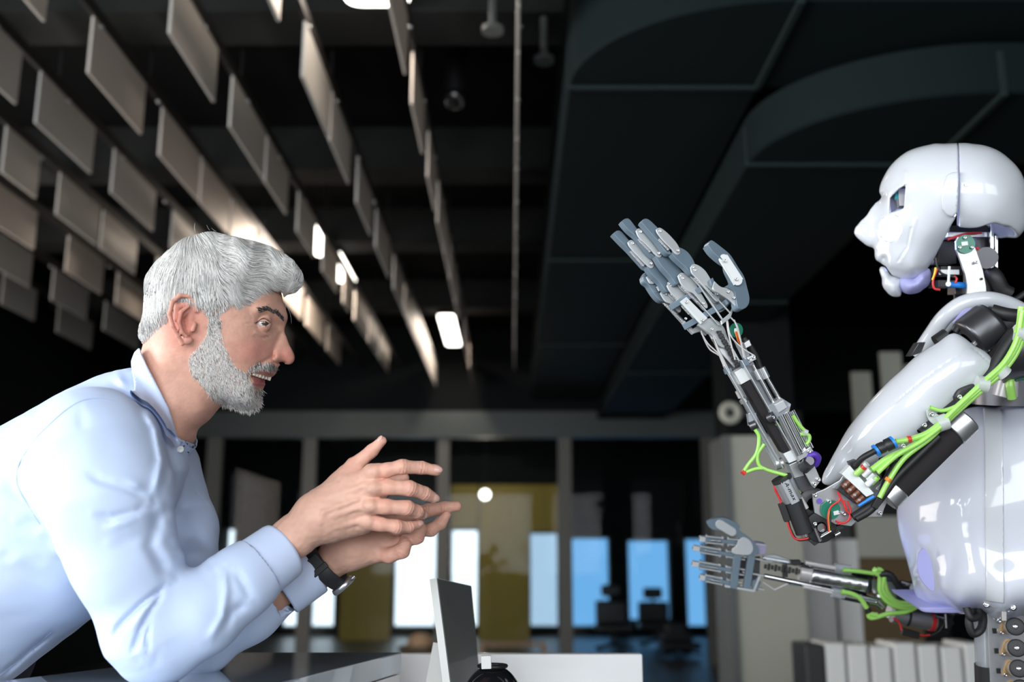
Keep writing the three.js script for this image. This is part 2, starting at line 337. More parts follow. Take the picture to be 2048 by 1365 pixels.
// yellow corrugated boards in the room behind the glass
function corrugated(name, label, x0, x1, yT, yB, z, gaps) {
  const a = atZ(x0, yB, z), b = atZ(x1, yT, z), t = thing(name, label, 'partition', V((a.x + b.x) / 2, Math.max(a.y, 0), -z));
  const n = Math.round((b.x - a.x) / .11);
  for (let i = 0; i < n; i++) {
    const u0 = mixn(a.x, b.x, i / n), u1 = mixn(a.x, b.x, (i + 1) / n), d = i % 2 ? .035 : 0;
    part(t, 'rib', boxW(u0 + .004, u1 - .004, t.position.y, b.y, -z + d, -z - .05 + d, .006), M.yellow);
  }
  part(t, 'backing', boxW(a.x, b.x, t.position.y, b.y - .02, -z - .051, -z - .07), M.yellow);
}
corrugated('corrugated_partition', 'wide mustard yellow corrugated board partition behind the glass', 957, 1058, 970, 1300, 16.2);
corrugated('corrugated_partition', 'narrow mustard yellow corrugated board between two bright windows', 676, 784, 1082, 1300, 16.2);
corrugated('corrugated_header_board', 'mustard yellow corrugated board above the bright window', 902, 956, 970, 1056, 16.2);
corrugated('corrugated_header_board', 'mustard yellow corrugated board above the pale blue window', 1059, 1115, 970, 1064, 16.2);
// ---- ceiling baffles in rows: [lateral offset / height, panel spans as pixel y of the lower edge]
const rows = [
  [-.012, [[-90, 8], [12, 102], [107, 196], [200, 275], [280, 336], [340, 402], [406, 452], [456, 500], [504, 545], [550, 590], [595, 640], [645, 690], [695, 740]]],
  [.218, [[-10, 150], [208, 308], [353, 422], [444, 500], [505, 548], [556, 600], [606, 640], [690, 725], [735, 775]]],
  [.43, [[-90, 44], [153, 275], [280, 368], [405, 471], [494, 556], [578, 622], [628, 655], [658, 702], [706, 735], [738, 775]]],
  [.645, [[-120, -20], [66, 205], [253, 357], [362, 429], [462, 515], [541, 586], [606, 625], [640, 678], [684, 710], [716, 746]]],
  [.862, [[-60, 44], [145, 269], [310, 400], [404, 469], [474, 530], [536, 590], [596, 640], [651, 690], [700, 730]]],
  [1.078, [[110, 209], [245, 348], [385, 463], [496, 545], [560, 610], [620, 670], [680, 720]]],
  [1.3, [[220, 300], [344, 397], [428, 491], [496, 549], [580, 620], [640, 690]]],
  [1.52, [[330, 400], [440, 500], [542, 589], [608, 651], [670, 700]]],
  [1.74, [[420, 480], [520, 575], [600, 640], [660, 700]]],
  [1.96, [[500, 550], [608, 642], [665, 700]]],
];
const panelMats = [M.panel, std(lin(.42, .41, .39), .5, .25), std(lin(.55, .49, .44), .48, .25)];
const ORD = ['first', 'second', 'third', 'fourth', 'fifth', 'sixth', 'seventh', 'eighth', 'ninth', 'tenth', 'eleventh', 'twelfth', 'thirteenth'];
rows.forEach(([k, spans], ri) => {
  const x = -k * 2.1 / cT; let zmin = 99, zmax = 0;
  spans.forEach(([y0, y1], i) => {
    const z0 = -atY(1024, y0, PB).z, z1 = -atY(1024, Math.min(y1, 775), PB).z; zmin = Math.min(zmin, z0); zmax = Math.max(zmax, z1);
    const zm = Math.min(z1, 12.2);
    if (z0 > 12) return;
    const g = new RoundedBoxGeometry(.014, PH, zm - z0, 1, .003);
    const m = shade(new THREE.Mesh(g, panelMats[(ri * 5 + i * 3) % 3])); m.name = numbered('ceiling_baffle'); m.position.set(x, PB + PH / 2, -(z0 + zm) / 2); scene.add(m);
    tag(m, `pale satin baffle, ${ORD[spans.length - 1 - i]} from the back wall in the ${ORD[ri]} row from the duct`, 'ceiling panel', 'ceiling baffles in rows');
  });
  const t = thing('ceiling_rail', `black rail of the ${ORD[ri]} baffle row from the wide ventilation duct`, 'rail', V(x, PB + PH, -5), 'rails of the ceiling baffles');
  part(t, 'beam', boxW(x - .012, x + .012, PB + PH - .005, PB + PH + .055, -1.5, -12.3), M.rail);
  for (let z = 1.9; z < 9; z += .75) part(t, 'rail_bolt', new THREE.SphereGeometry(.011, 8, 6).translate(x + .014, PB + PH - .02, -z), M.steel);
  for (const z of [2.4, 4.8, 7.2, 10]) part(t, 'hanger_rod', rod(V(x, PB + PH + .05, -z), V(x, CEIL, -z), .006, .006, 6), M.rail);
});
// ---- ceiling lamps: rounded flat panels
function ceilingLamp(px, py, w, l, label, lum) {
  const y = PB + PH + .16, c = atY(px, py, y), t = thing('ceiling_lamp', label, 'ceiling lamp', V(c.x, y, c.z));
  const s = new THREE.Shape(), r = w * .28, a = w / 2, b = l / 2;
  s.moveTo(-a + r, -b); s.lineTo(a - r, -b); s.quadraticCurveTo(a, -b, a, -b + r); s.lineTo(a, b - r); s.quadraticCurveTo(a, b, a - r, b); s.lineTo(-a + r, b); s.quadraticCurveTo(-a, b, -a, b - r); s.lineTo(-a, -b + r); s.quadraticCurveTo(-a, -b, -a + r, -b);
  const up = new THREE.ExtrudeGeometry(s, { depth: .012, bevelEnabled: false }).rotateX(Math.PI / 2).translate(c.x, y + .012, c.z);
  part(t, 'light_panel', up, M.lamp, 'glowing white diffuser');
  part(t, 'lamp_housing', boxW(c.x - a, c.x + a, y + .0125, y + .05, c.z - b, c.z + b, .01), M.black);
  part(t, 'cord', rod(V(c.x, y + .05, c.z), V(c.x, CEIL, c.z), .004, .004, 6), M.black);
  const L = new THREE.RectAreaLight(new THREE.Color(1, .82, .66), lum, w, l); L.position.set(c.x, y - .012, c.z); L.lookAt(c.x, 0, c.z); scene.add(L);
}
ceilingLamp(900, 664, .17, 1.5, 'glowing rounded ceiling lamp hanging alone clear of the baffles', 20);
ceilingLamp(636, 484, .17, .8, 'glowing lamp peeping between baffle rows beside a lit panel', 40);
ceilingLamp(678, 537, .17, .9, 'smaller glowing lamp half hidden behind the baffle row', 30);
ceilingLamp(540, 530, .17, .7, 'ceiling lamp among the baffles behind the grey-haired head', 40);
ceilingLamp(750, -22, .3, .3, 'square glowing ceiling lamp at the top of the dark ceiling', 16);
// smoke-glass dome
{
  const c = atY(910, 192, CEIL - .35), t = thing('security_dome', 'small glossy ceiling dome under the dark beam', 'dome camera', c);
  part(t, 'dome', new THREE.SphereGeometry(.075, 24, 12, 0, Math.PI * 2, Math.PI / 2, Math.PI / 2).translate(c.x, c.y, c.z), M.blackGloss);
  part(t, 'mount', rod(c, V(c.x, CEIL, c.z), .055, .055, 18), M.black);
}
// dark beams across the ceiling
for (const [z, h, w] of [[4.55, .34, .32], [6.6, .3, .3], [8.2, .3, .3], [10.4, .3, .3]]) {
  const m = struct('trim_' + (40 + Math.round(z)), boxW(-5, .45, CEIL - h, CEIL, -z + w / 2, -z - w / 2), std(lin(.007, .008, .0075), .8));
}
// ---- flat ventilation ducts: run away from the camera, bending to the right
function duct(label, h, th, xl, xr, zBend, rz, zEnd, xEnd) {
  const y = CY + h, t = thing('ventilation_duct', label, 'duct', V((xl + xr) / 2, y, -zEnd), 'ventilation ducts');
  const shp = pts => new THREE.ExtrudeGeometry(new THREE.Shape(pts.map(([a, b]) => new THREE.Vector2(a, b))), { depth: th, bevelEnabled: true, bevelThickness: .01, bevelSize: .01, bevelSegments: 1 }).rotateX(-Math.PI / 2).translate(0, y + .01, 0);
  part(t, 'straight_run', shp([[xl, zBend], [xr, zBend], [xr, zEnd], [xl, zEnd]]), M.duct);
  const arc = [], rx = xr - xl;
  for (let i = 0; i <= 28; i++) { const a = Math.PI - i / 28 * Math.PI / 2; arc.push([xr + Math.cos(a) * rx, zBend - Math.sin(a) * rz]); }
  part(t, 'bend', shp([...arc, [xr, zBend]]), M.duct);
  part(t, 'side_run', shp([[xr, zBend - rz], [xEnd, zBend - rz], [xEnd, zBend], [xr, zBend]]), M.duct);
  for (const z of [zBend, mixn(zBend, zEnd, .3), mixn(zBend, zEnd, .62)]) part(t, 'joint_flange', boxW(xl - .012, xr + .012, y - .014, y + th * .9, -z + .014, -z - .014, .004), M.ductEdge);
  part(t, 'joint_flange', boxW(xr - .014, xr + .014, y - .014, y + th * .9, -zBend + rz + .012, -zBend, .004), M.ductEdge);
}
{
  const h1 = 1.96, a = atY(1140, 174, CY + h1), b = atY(1512, 178, CY + h1), e = atY(1600, 2, CY + h1);
  duct('wide dark ventilation duct bending right above the raised robot hand', h1, .5, a.x, b.x, -a.z, -a.z + e.z, 12.2, 5.5);
  const h2 = 1.72, c = atY(1497, 328, CY + h2), d = atY(1860, 328, CY + h2), g = atY(1980, 187, CY + h2);
  duct('lower dark ventilation duct bending right behind the robot head', h2, .19, c.x, d.x, -c.z, -c.z + g.z, 12.2, 5.5);
}
// thin drop poles near the middle of the ceiling
for (const [px, py] of [[1088, 120], [985, 60]]) {
  const c = atY(px, py, CY + 2.35); const t = thing('drop_pole', px > 1000 ? 'dark drop pole beside the wide ventilation duct' : 'dark drop pole with flange between the baffle rows', 'pole', c);
  part(t, 'pole_tube', rod(c, V(c.x, CEIL, c.z), .018), M.frameGrey); part(t, 'flange', rod(c.clone().add(V(0, -.01, 0)), c.clone().add(V(0, .01, 0)), .05), M.frameGrey);
}
// ---- right-hand side: pale pillar, pale boards
{
  const z = 7.2, a = atZ(1481, 1365, z), b = atZ(1592, 872, z);
  struct('wall_pillar', boxW(a.x, b.x, 0, b.y, -z, -z - .5), M.pale, 'pale plastered pillar behind the lower robot hand');
  struct('trim_61', boxW(a.x, b.x, b.y, CEIL, -z - .001, -z - .5), M.dark);
  struct('trim_60', boxW(a.x - .05, a.x, 0, b.y, -z + .02, -z - .48), M.frameGrey);
  const z2 = 7.6, c = atZ(1598, 1292, z2), d = atZ(1832, 1033, z2);
  const boards = [[1597, 1672, 1079, M.white], [1675, 1716, 1079, M.white]];
  const t = thing('panelled_cabinet', 'pale cabinet with two bright boards beside brown lower doors', 'cabinet', V((c.x + d.x) / 2, 0, -z2));
  boards.forEach(([x0, x1, y, m]) => { const p = atZ(x0, 1292, z2), q = atZ(x1, y, z2); part(t, 'board', boxW(p.x + .004, q.x - .004, 0, q.y, -z2, -z2 - .05, .006), m); });
  [[1719, 1772], [1775, 1830]].forEach(([x0, x1]) => { const p = atZ(x0, 1116, z2), q = atZ(x1, 1033, z2); part(t, 'upper_board', boxW(p.x, q.x, p.y, q.y, -z2, -z2 - .05, .006), M.pale); part(t, 'door', boxW(p.x, q.x, 0, p.y - .01, -z2, -z2 - .05, .006), M.brown); });
  part(t, 'carcass', boxW(c.x, d.x, 0, atZ(1600, 1085, z2).y, -z2 - .052, -z2 - .4), M.brown);
  const lz = 8.2, la = atZ(1690, 960, lz), lb = atZ(1870, 960, lz); solo('low_shelf', boxW(la.x, lb.x, 0, la.y, -lz + .05, -lz - .3, .01), M.black, 'black cupboard carrying the pale standing slats', 'cupboard');
  const z3 = 5.0;
  [[1651, 1689], [1695, 1734], [1741, 1780], [1787, 1829], [1836, 1874], [1882, 1921], [1928, 1962]].forEach(([x0, x1], i) => {
    const p = atZ(x0, 1290, z3), q = atZ(x1, 1287, z3);
    solo('upright_board', boxW(p.x, q.x, 0, q.y - (i % 3) * .008, -z3, -z3 - .25, .008), M.white, `narrow white upright board, ${ORD[i]} from the black board end`, 'board', 'white upright boards');
  });
  const p = atZ(1610, 1290, z3), q = atZ(1648, 1290, z3);
  solo('upright_board', boxW(p.x, q.x, 0, q.y, -z3, -z3 - .25, .008), M.black, 'narrow black upright board at the end of the white row', 'board', '');
  [[1703, 1742, 744], [1760, 1802, 704], [1810, 1850, 730]].forEach(([x0, x1, y], i) => {
    const z4 = 8.2, a4 = atZ(x0, y, z4), b4 = atZ(x1, y, z4);
    solo('tall_slat', boxW(a4.x, b4.x, la.y + .001, a4.y, -z4, -z4 - .04, .006), M.pale, ['pale standing slat clear of the white robot arm, lowest top', 'pale standing slat with highest top above the robot arm', 'pale standing slat mostly hidden behind the robot shoulder'][i], 'slat');
  });
  const r = atZ(1461, 826, 7.0), s = thing('round_fixture', 'round pale wall fixture with dark centre beside the pillar', 'fixture', V(r.x, r.y - .08, r.z));
  part(s, 'ring', new THREE.TorusGeometry(.055, .026, 12, 28).translate(r.x, r.y, r.z), M.pale);
  part(s, 'core', rod(r, r.clone().add(V(0, 0, -.05)), .05), M.black);
  part(s, 'bracket', boxW(r.x - .02, b.x - .1, r.y - .02, r.y + .02, r.z - .05, -z + .001), M.black);
}
// ---- furniture in the room behind
function deskChair(px, z, label, headPx) {
  const top = atZ(px, headPx, z), t = thing('office_chair', label, 'chair', V(top.x, 0, -z), 'dark chairs behind the glass');
  const u = top.y; part(t, 'headrest', new RoundedBoxGeometry(.28, .16, .08, 3, .04).translate(top.x, top.y - .08, -z), M.black);
  part(t, 'backrest', new RoundedBoxGeometry(.44, u * .36, .08, 3, .04).translate(top.x, u * .58, -z), M.black);
  part(t, 'back_spine', rod(V(top.x, u * .55, -z - .03), V(top.x, top.y - .05, -z - .03), .02), M.black);
  part(t, 'seat', new RoundedBoxGeometry(.5, .09, .48, 3, .03).translate(top.x, u * .36, -z + .25), M.black);
  part(t, 'gas_lift', rod(V(top.x, .1, -z + .25), V(top.x, u * .32, -z + .25), .03), M.black);
  part(t, 'back_bracket', bar(V(top.x, u * .35, -z + .02), V(top.x, u * .6, -z - .05), .06, .02), M.black);
  for (let i = 0; i < 5; i++) { const a = i * 1.2566; part(t, 'foot', rod(V(top.x, .1, -z + .25), V(top.x + Math.cos(a) * .28, .04, -z + .25 + Math.sin(a) * .28), .02), M.black); }
}
deskChair(1222, 14.4, 'dark office chair against the blue window, in front of the column', 1170);
deskChair(1305, 15.2, 'dark office chair with rounded headrest before the last blue window', 1176);
deskChair(1350, 13.6, 'dark office chair low before the grey column', 1245);
{
  const z = 14, a = atZ(960, 1286, z), b = atZ(1092, 1286, z), t = thing('slatted_bench', 'brown wooden slatted bench top behind the white desk', 'bench', V((a.x + b.x) / 2, 0, -z));
  for (let i = 0; i < 7; i++) part(t, 'slat', boxW(mixn(a.x, b.x, i / 7) + .008, mixn(a.x, b.x, (i + 1) / 7) - .008, a.y - .03, a.y, -z + .25, -z - .25, .004), M.wood);
  for (const x of [a.x + .03, b.x - .03]) part(t, 'leg', boxW(x - .03, x + .03, 0, a.y - .03, -z + .2, -z - .2), M.wood);
  const c = atZ(838, 1290, 13.4), q = thing('woven_basket', 'brown rounded basket heap in front of the bright window', 'basket', V(c.x, 0, -13.4));
  part(q, 'basket_body', lathe([[0, 0], [.2, 0], [.26, .5], [.27, .9], [.24, 1], [.21, .95], [0, .8]], V(c.x, 0, -13.4), V(c.x, .14, -13.4)), M.brown);
  part(q, 'filling', new THREE.IcosahedronGeometry(.16, 2).scale(1.1, .8, 1).translate(c.x + .02, .17, -13.4), M.wood);
}
function globe(px, py, z, r, label, warm) {
  const c = atZ(px, py, z), t = thing('globe_lamp', label, 'lamp', V(c.x, c.y - r, c.z), 'globe lamps behind the glass');
  part(t, 'light_globe', new THREE.SphereGeometry(r, 20, 14).translate(c.x, c.y, c.z), M.lamp);
  part(t, 'cord', rod(V(c.x, c.y + r, c.z), V(c.x, CEIL, c.z), .006, .006, 6), M.black);
  const l = new THREE.PointLight(new THREE.Color(1, .85, .65), .6); l.position.copy(c); l.shadow.radius = 2; l.castShadow = true; scene.add(l);
}
globe(970, 990, 15, .07, 'white globe lamp hanging before the yellow boards', 1);
globe(55, 1338, 13, .05, 'globe lamp low beside the blue shirt hem, highest of three', 1);
globe(24, 1346, 13, .045, 'globe lamp low beside the blue shirt hem, nearest the shirt', 1);
globe(79, 1314, 13, .045, 'globe lamp low beside the blue shirt hem, middle of three', 1);
// ---- the counter the man leans on
const TY = C(310, 1363, 1.25).y;
{
  const px = [[-20, 1366], [470, 1306], [800, 1306], [560, 1366], [330, 1424], [60, 1424]].map(([x, y]) => atY(x, y, TY));
  const sh = s => new THREE.Shape(px.map(p => new THREE.Vector2(p.x, -p.z)));
  const t = thing('counter_table', 'glossy grey-topped counter under the man\'s elbows', 'table', V(-.5, 0, -1.3));
  const ex = (d, m) => new THREE.ExtrudeGeometry(sh(), { depth: d, bevelEnabled: true, bevelThickness: .002, bevelSize: .002, bevelSegments: 2 }).rotateX(-Math.PI / 2);
  part(t, 'table_top', ex(.028).translate(0, TY - .030, 0), M.tableTop);
  const body = new THREE.ExtrudeGeometry(sh(), { depth: TY - .034, bevelEnabled: false }).rotateX(-Math.PI / 2);
  part(t, 'counter_body', body, M.deskWhite);
}
{
  const D = 1.82, a = C(786, 1309, D), b = C(1285, 1312, D), z = a.z, t = thing('desk_screen_panel', 'white desk panel behind the leaning grey display', 'desk panel', V((a.x + b.x) / 2, 0, z));
  part(t, 'panel_board', boxW(a.x, b.x, 0, a.y, z, z - .03, .003), M.deskWhite);
  const dy = Math.min(C(962, 1396, 1.75).y, C(905, 1405, 1.5).y, C(868, 1400, 1.56).y, C(935, 1402, 1.62).y) - .006, k = thing('work_desk', 'white work desk under the leaning display', 'desk', V((a.x + b.x) / 2 + .1, 0, z + .3));
  part(k, 'desk_top', boxW(a.x + .07, b.x - .02, dy - .03, dy, z + .002, z + .5, .004), M.deskWhite);
  for (const [x, zz] of [[a.x + .12, z + .05], [b.x - .06, z + .05], [a.x + .12, z + .45], [b.x - .06, z + .45]]) part(k, 'leg', boxW(x - .02, x + .02, 0, dy - .03, zz - .02, zz + .02), M.white);
  // slim display leaning back on a stand
  const s = thing('display_screen', 'slim display with white edge and dark blank face on the desk', 'screen', C(930, 1396, 1.62));
  const q = [C(873, 1157, 1.54), C(942, 1172, 1.78), C(962, 1396, 1.75), C(905, 1405, 1.5)];
  const n = q[1].clone().sub(q[0]).cross(q[3].clone().sub(q[0])).normalize(); if (n.x < 0) n.negate();
  const slab = (pts, o, th) => { const g = new THREE.BufferGeometry(), f = pts.map(p => p.clone().addScaledVector(n, o)), k2 = pts.map(p => p.clone().addScaledVector(n, o - th)), A = [...f, ...k2]; g.setAttribute('position', new THREE.Float32BufferAttribute(A.flatMap(p => [p.x, p.y, p.z]), 3)); g.setIndex([0, 1, 2, 0, 2, 3, 4, 6, 5, 4, 7, 6, 0, 4, 5, 0, 5, 1, 1, 5, 6, 1, 6, 2, 2, 6, 7, 2, 7, 3, 3, 7, 4, 3, 4, 0]); const u = g.toNonIndexed(); u.computeVertexNormals(); return u; };
  part(s, 'display_shell', slab(q, 0, .011), M.white, 'white thin casing');
  const ctr = q.reduce((p, c) => p.add(c), V(0, 0, 0)).multiplyScalar(.25);
  part(s, 'screen_face', slab(q.map(p => p.clone().lerp(ctr, .012)), .0012, .001), phy(lin(.09, .098, .09), .55, 0, { clearcoat: .1, side: THREE.DoubleSide }), 'dark blank screen face');
  part(s, 'stand_leg', [bar(C(888, 1290, 1.62), C(868, 1400, 1.56), .035, .005), bar(C(868, 1400, 1.56), C(935, 1402, 1.62), .035, .005)], M.white);
  // black dome and its white clip
  const c = C(985, 1392, 1.5), d = thing('domed_speaker', 'glossy black dome with a white clip beside the display', 'speaker', V(c.x, dy, c.z));
  part(d, 'dome', new THREE.SphereGeometry(.053, 32, 18, 0, Math.PI * 2, 0, Math.PI / 2).scale(1, (C(985, 1331, 1.5).y - dy) / .053, .9).translate(c.x, dy, c.z), M.blackGloss);
  part(d, 'top_ring', new THREE.TorusGeometry(.02, .003, 8, 24).rotateX(Math.PI / 2).translate(c.x, C(985, 1334, 1.5).y, c.z), M.black);
  part(d, 'clip', bar(C(972, 1312, 1.44), C(973, 1338, 1.44), .014, .006), M.white);
}
// ---------------------------------------------------------------- the man
const HD = 1.42, HZ = 3.102, hm = HD / FPX / HZ;                     // head drawn in units of about 0.22 mm
const HF = PF(240 + 600 / HZ, 430 + 700 / HZ, HD, 600, 700, HZ, .09), HAX = HF.ax, HAZ = HF.az, HO = HF.at(600, 700), Hd = HF.at, toH = HF.to;
const skinOutline = [[150, 790, 120], [165, 640, 200], [185, 480, 250], [260, 320, 260], [380, 220, 280], [540, 170, 300], [720, 190, 280], [880, 260, 240], [968, 360, 200], [1000, 450, 160], [1016, 520, 150], [1035, 580, 110], [1047, 625, 70], [1040, 668, 45], [1030, 705, 32], [1042, 760, 26], [1062, 815, 30], [1083, 855, 42], [1092, 888, 45], [1080, 918, 38], [1050, 931, 32], [1008, 932, 40], [988, 948, 60], [980, 975, 60], [962, 1000, 50], [938, 1014, 40], [915, 1032, 45], [905, 1060, 55], [893, 1090, 60], [878, 1120, 80], [880, 1160, 90], [868, 1192, 100], [840, 1212, 110], [795, 1220, 120], [735, 1208, 120], [660, 1180, 140], [618, 1200, 150], [580, 1245, 170], [535, 1290, 190], [480, 1345, 210], [430, 1450, 230], [330, 1520, 150], [180, 1460, 150], [90, 1300, 200], [85, 1100, 220], [115, 930, 200]];
const skinW = [[400, 400, 325], [600, 400, 330], [500, 550, 330], [750, 350, 300], [300, 500, 270], [850, 400, 245], [650, 600, 318], [260, 640, 235], [930, 480, 190], [935, 560, 185], [800, 560, 265], [900, 670, 195], [790, 740, 275], [860, 800, 215], [930, 800, 130], [960, 740, 95], [1000, 800, 58], [1040, 862, 58], [985, 890, 82], [945, 905, 112], [830, 970, 190], [890, 960, 135], [930, 970, 100], [870, 1040, 125], [830, 1140, 150], [700, 1000, 245], [600, 950, 270], [740, 1120, 190], [500, 850, 290], [480, 1000, 255], [400, 1000, 250], [300, 900, 250], [300, 1150, 265], [420, 1200, 240], [520, 1200, 195], [250, 1300, 285], [400, 1350, 250]];
const Sskin = relief(skinOutline, skinW, 16, 8, [20, 60, 1200, 1560]);
const browLine = [[872, 592], [925, 580], [980, 606], [1020, 645]], fold1 = [[962, 880], [915, 900], [868, 930], [833, 968]];
const crow = [[[835, 655], [800, 640]], [[832, 672], [790, 680]], [[838, 640], [815, 610]]], bag = [[858, 728], [890, 742], [935, 735]], lipU = [[845, 966], [900, 974], [950, 992]], lipL = [[846, 1040], [880, 1052], [905, 1058]];
function faceDisp0(x, y) {
  if (x < 560 || y < 540) return 0;
  const g = (P, w) => Math.exp(-((segDist(x, y, P) / w) ** 2));
  let d = -44 * gauss(x, y, 915, 672, 60, 46) - 14 * gauss(x, y, 985, 690, 28, 34) + 17 * g(browLine, 26) - 13 * Math.exp(-((segDist(x, y, [[1000, 745], [968, 820], [955, 870]]) / 20) ** 2)) + 7 * g(bag, 13) - 7 * Math.exp(-((segDist(x, y, [[850, 752], [890, 766], [930, 757]]) / 8) ** 2)) - 11 * g(fold1, 13) + 15 * gauss(x, y, 845, 850, 75, 55) + 15 * gauss(x, y, 983, 882, 27, 30) - 42 * gauss(x, y, 1004, 920, 24, 8) - 14 * Math.exp(-((segDist(x, y, [[960, 850], [956, 885], [968, 915]]) / 9) ** 2)) + 9 * g(lipU, 15) + 12 * g(lipL, 15) - 8 * gauss(x, y, 868, 1092, 30, 14);
  for (const c of crow) d -= 3.5 * Math.exp(-((segDist(x, y, c) / 7) ** 2));
  if (y < 640) for (const yy of [0, 28]) d -= 2.5 * Math.exp(-((segDist(x, y, [[880, 500 + yy], [950, 505 + yy], [1000, 515 + yy]]) / 6) ** 2));
  return d;
}
const faceDisp = bake(faceDisp0, 540, 500, 1140, 1160, 3);
const mouth = [[822, 976], [870, 984], [928, 1013], [985, 1018], [985, 1040], [912, 1044], [885, 1046], [850, 1030], [828, 1000]];
const earT = x => 333 + (510 - x) * .36;
const chain = (pts, r) => pts.slice(1).map((b, i) => [pts[i], b, r]);
const helix = [[512, 600], [505, 555], [470, 518], [420, 514], [378, 552], [362, 620], [378, 690], [408, 750], [432, 795]].map(([x, y]) => [x, y, earT(x)]);
const anti = [[468, 575], [428, 608], [414, 668], [432, 730], [455, 750]].map(([x, y]) => [x, y, earT(x) + 6]);
const earSegs = [...chain(helix, 13), ...chain(anti, 12), [[480, 580, 318], [410, 640, 330], 22], [[478, 552, 322], [405, 578, 340], 19], [[400, 575, 340], [395, 650, 338], 19], [[410, 640, 330], [440, 740, 318], 22], [[440, 740, 318], [460, 780, 340], 22], [[452, 778, 345], [470, 775, 340], 22], [[502, 680, 340], [492, 715, 342], 14], [[480, 600, 310], [470, 720, 305], 24]];
const lidU = [[850, 671], [870, 662], [898, 656], [926, 660], [944, 678]], lidL = [[850, 671], [872, 684], [898, 690], [924, 688], [944, 678]], eyeSlit = [...lidU, ...lidL.slice(1, 4).reverse()];
const eyeC = [898, 672, 150], eyeR = 50;
const onEye = (x, y, r) => eyeC[2] + Math.sqrt(Math.max(r * r - (x - eyeC[0]) ** 2 - (y - eyeC[1]) ** 2, 0));
const lidSegs = [...chain(lidU.map(([x, y]) => [x, y, onEye(x, y, 53)]), 6), ...chain(lidL.map(([x, y]) => [x, y, onEye(x, y, 52)]), 5)];
const V3 = a => ({ x: a[0], y: a[1], z: a[2] });
for (const L of [earSegs, lidSegs]) for (const s of L) { s[0] = V3(s[0]); s[1] = V3(s[1]); }
function headField(p) {                                               // metres
  const [x, y, t] = toH(p), q = { x, y, z: t }, a = Math.abs(t);
  let d = reliefD(Sskin, x, y, t, 0); if (Math.abs(d) < 70) d = reliefD(Sskin, x, y, t, faceDisp(x, y));
  if (x > 790 && x < 1000 && y > 940 && y < 1080) {
    const m = polyD(x, y, mouth), s = Sskin(x, y), core = a - Math.sqrt(Math.max(s, 1)) + 34;
    if (s > 0) d = smax(d, -Math.max(m, -core), 7); else d = smax(d, -m, 5);
  }
  if (x > 800 && x < 1000 && y > 580 && y < 780 && a > 100) {
    const qq = { x, y, z: a }; let l = 1e9; for (const [u, v, r] of lidSegs) l = Math.min(l, sdCap(qq, u, v, r, r));
    const ey = Math.hypot(x - eyeC[0], y - eyeC[1], a - eyeC[2]) - eyeR, slit = polyD(x, y, eyeSlit);
    d = smin(d, ey - 6, 16); d = smax(d, -slit, 3) < d ? d : (slit < 0 ? smax(d, -(ey + 0 - 1), 3) : d); if (slit < 3) d = smax(d, -Math.max(slit, 0 - (ey + 8)), 3);
    d = smin(d, l, 5);
  }
  if (x > 300 && x < 560 && y > 460 && y < 860 && a > 240) {
    const qq = { x, y, z: a }; let l = 1e9; for (const [u, v, r] of earSegs) l = smin(l, sdCap(qq, u, v, r, r), 9);
    d = smin(d, l, 16);
  }
  return d * hm;
}
function skinTone(x, y) {                                             // linear colour on the head
  let c = [.66, .365, .275]; const mixc = (o, k) => { c = c.map((v, i) => mixn(v, o[i], clamp(k, 0, 1))); };
  mixc([.6, .225, .175], .8 * gauss(x, y, 430, 660, 130, 170)); mixc([.6, .22, .17], .8 * gauss(x, y, 1050, 880, 70, 60)); mixc([.62, .25, .2], .8 * gauss(x, y, 850, 840, 120, 80));
  mixc([.42, .14, .13], .9 * Math.exp(-((segDist(x, y, lipU) / 15) ** 2))); mixc([.42, .13, .125], Math.exp(-((segDist(x, y, lipL) / 16) ** 2)));
  if (polyD(x, y, mouth) < -1) mixc([.4, .13, .12], 1);
  const n = noise3(x * .03, y * .03, 3) * .07 + noise3(x * .11, y * .11, 9) * .06 + noise3(x * .3, y * .3, 5) * .04;
  return c.map(v => v * (1 + n));
}
// hands: chains of [zoom x, zoom y, depth offset (m, + towards camera), radius]
const _t = V(0, 0, 0), hz = 3.591, HPx = (x, y) => [500 + x / hz, 840 + y / hz];
function handField(D, bones, webs, extra = []) {
  const k = D / FPX / hz, B = [];
  const pt = ([x, y, dz]) => { const [px, py] = HPx(x, y); return C(px, py, D - dz); };
  const fingers = bones.map(f => f.slice(1).map((b, i) => [pt(f[i]), pt(b), f[i][3] * k, b[3] * k]));
  const palm = webs.map(([a, b]) => [pt(a), pt(b), a[3] * k, b[3] * k]), ex = extra.map(([a, b]) => [pt(a), pt(b), a[3] * k, b[3] * k]);
  const f = p => {
    let d = 1e9; for (const [a, b, r, s] of palm) d = smin(d, sdCap(p, a, b, r, s), .022);
    let fd = 1e9;
    for (const F of fingers) { let g = 1e9; for (const [a, b, r, s] of F) g = smin(g, sdCap(p, a, b, r, s), .004); if (g < .004) for (let i = Math.min(F.length - 1, 2); i < F.length; i++) { const [a, b, r] = F[i], s = p.clone().sub(a).dot(_t.copy(b).sub(a).normalize()), near = p.distanceTo(a); if (near < r * 2) g += .0003 * Math.exp(-((s / .0055) ** 2)) * Math.cos(s * 1500) * sstep(-.2, .8, p.clone().sub(a).dot(AZ) / r); } fd = smin(fd, g, .0022); }
    d = smin(d, fd, .0085);
    for (const [a, b, r, s] of ex) d = smin(d, sdCap(p, a, b, r, s), .006);
    return d + .0004 * noise3(p.x * 190, p.y * 190, p.z * 190);
  };
  f.all = [...fingers.flat(), ...palm]; f.joints = fingers.flatMap(F => F.map(b => [b[1], b[3]])); f.pt = pt; return f;
}
const ND = 1.335, FD = 1.425;
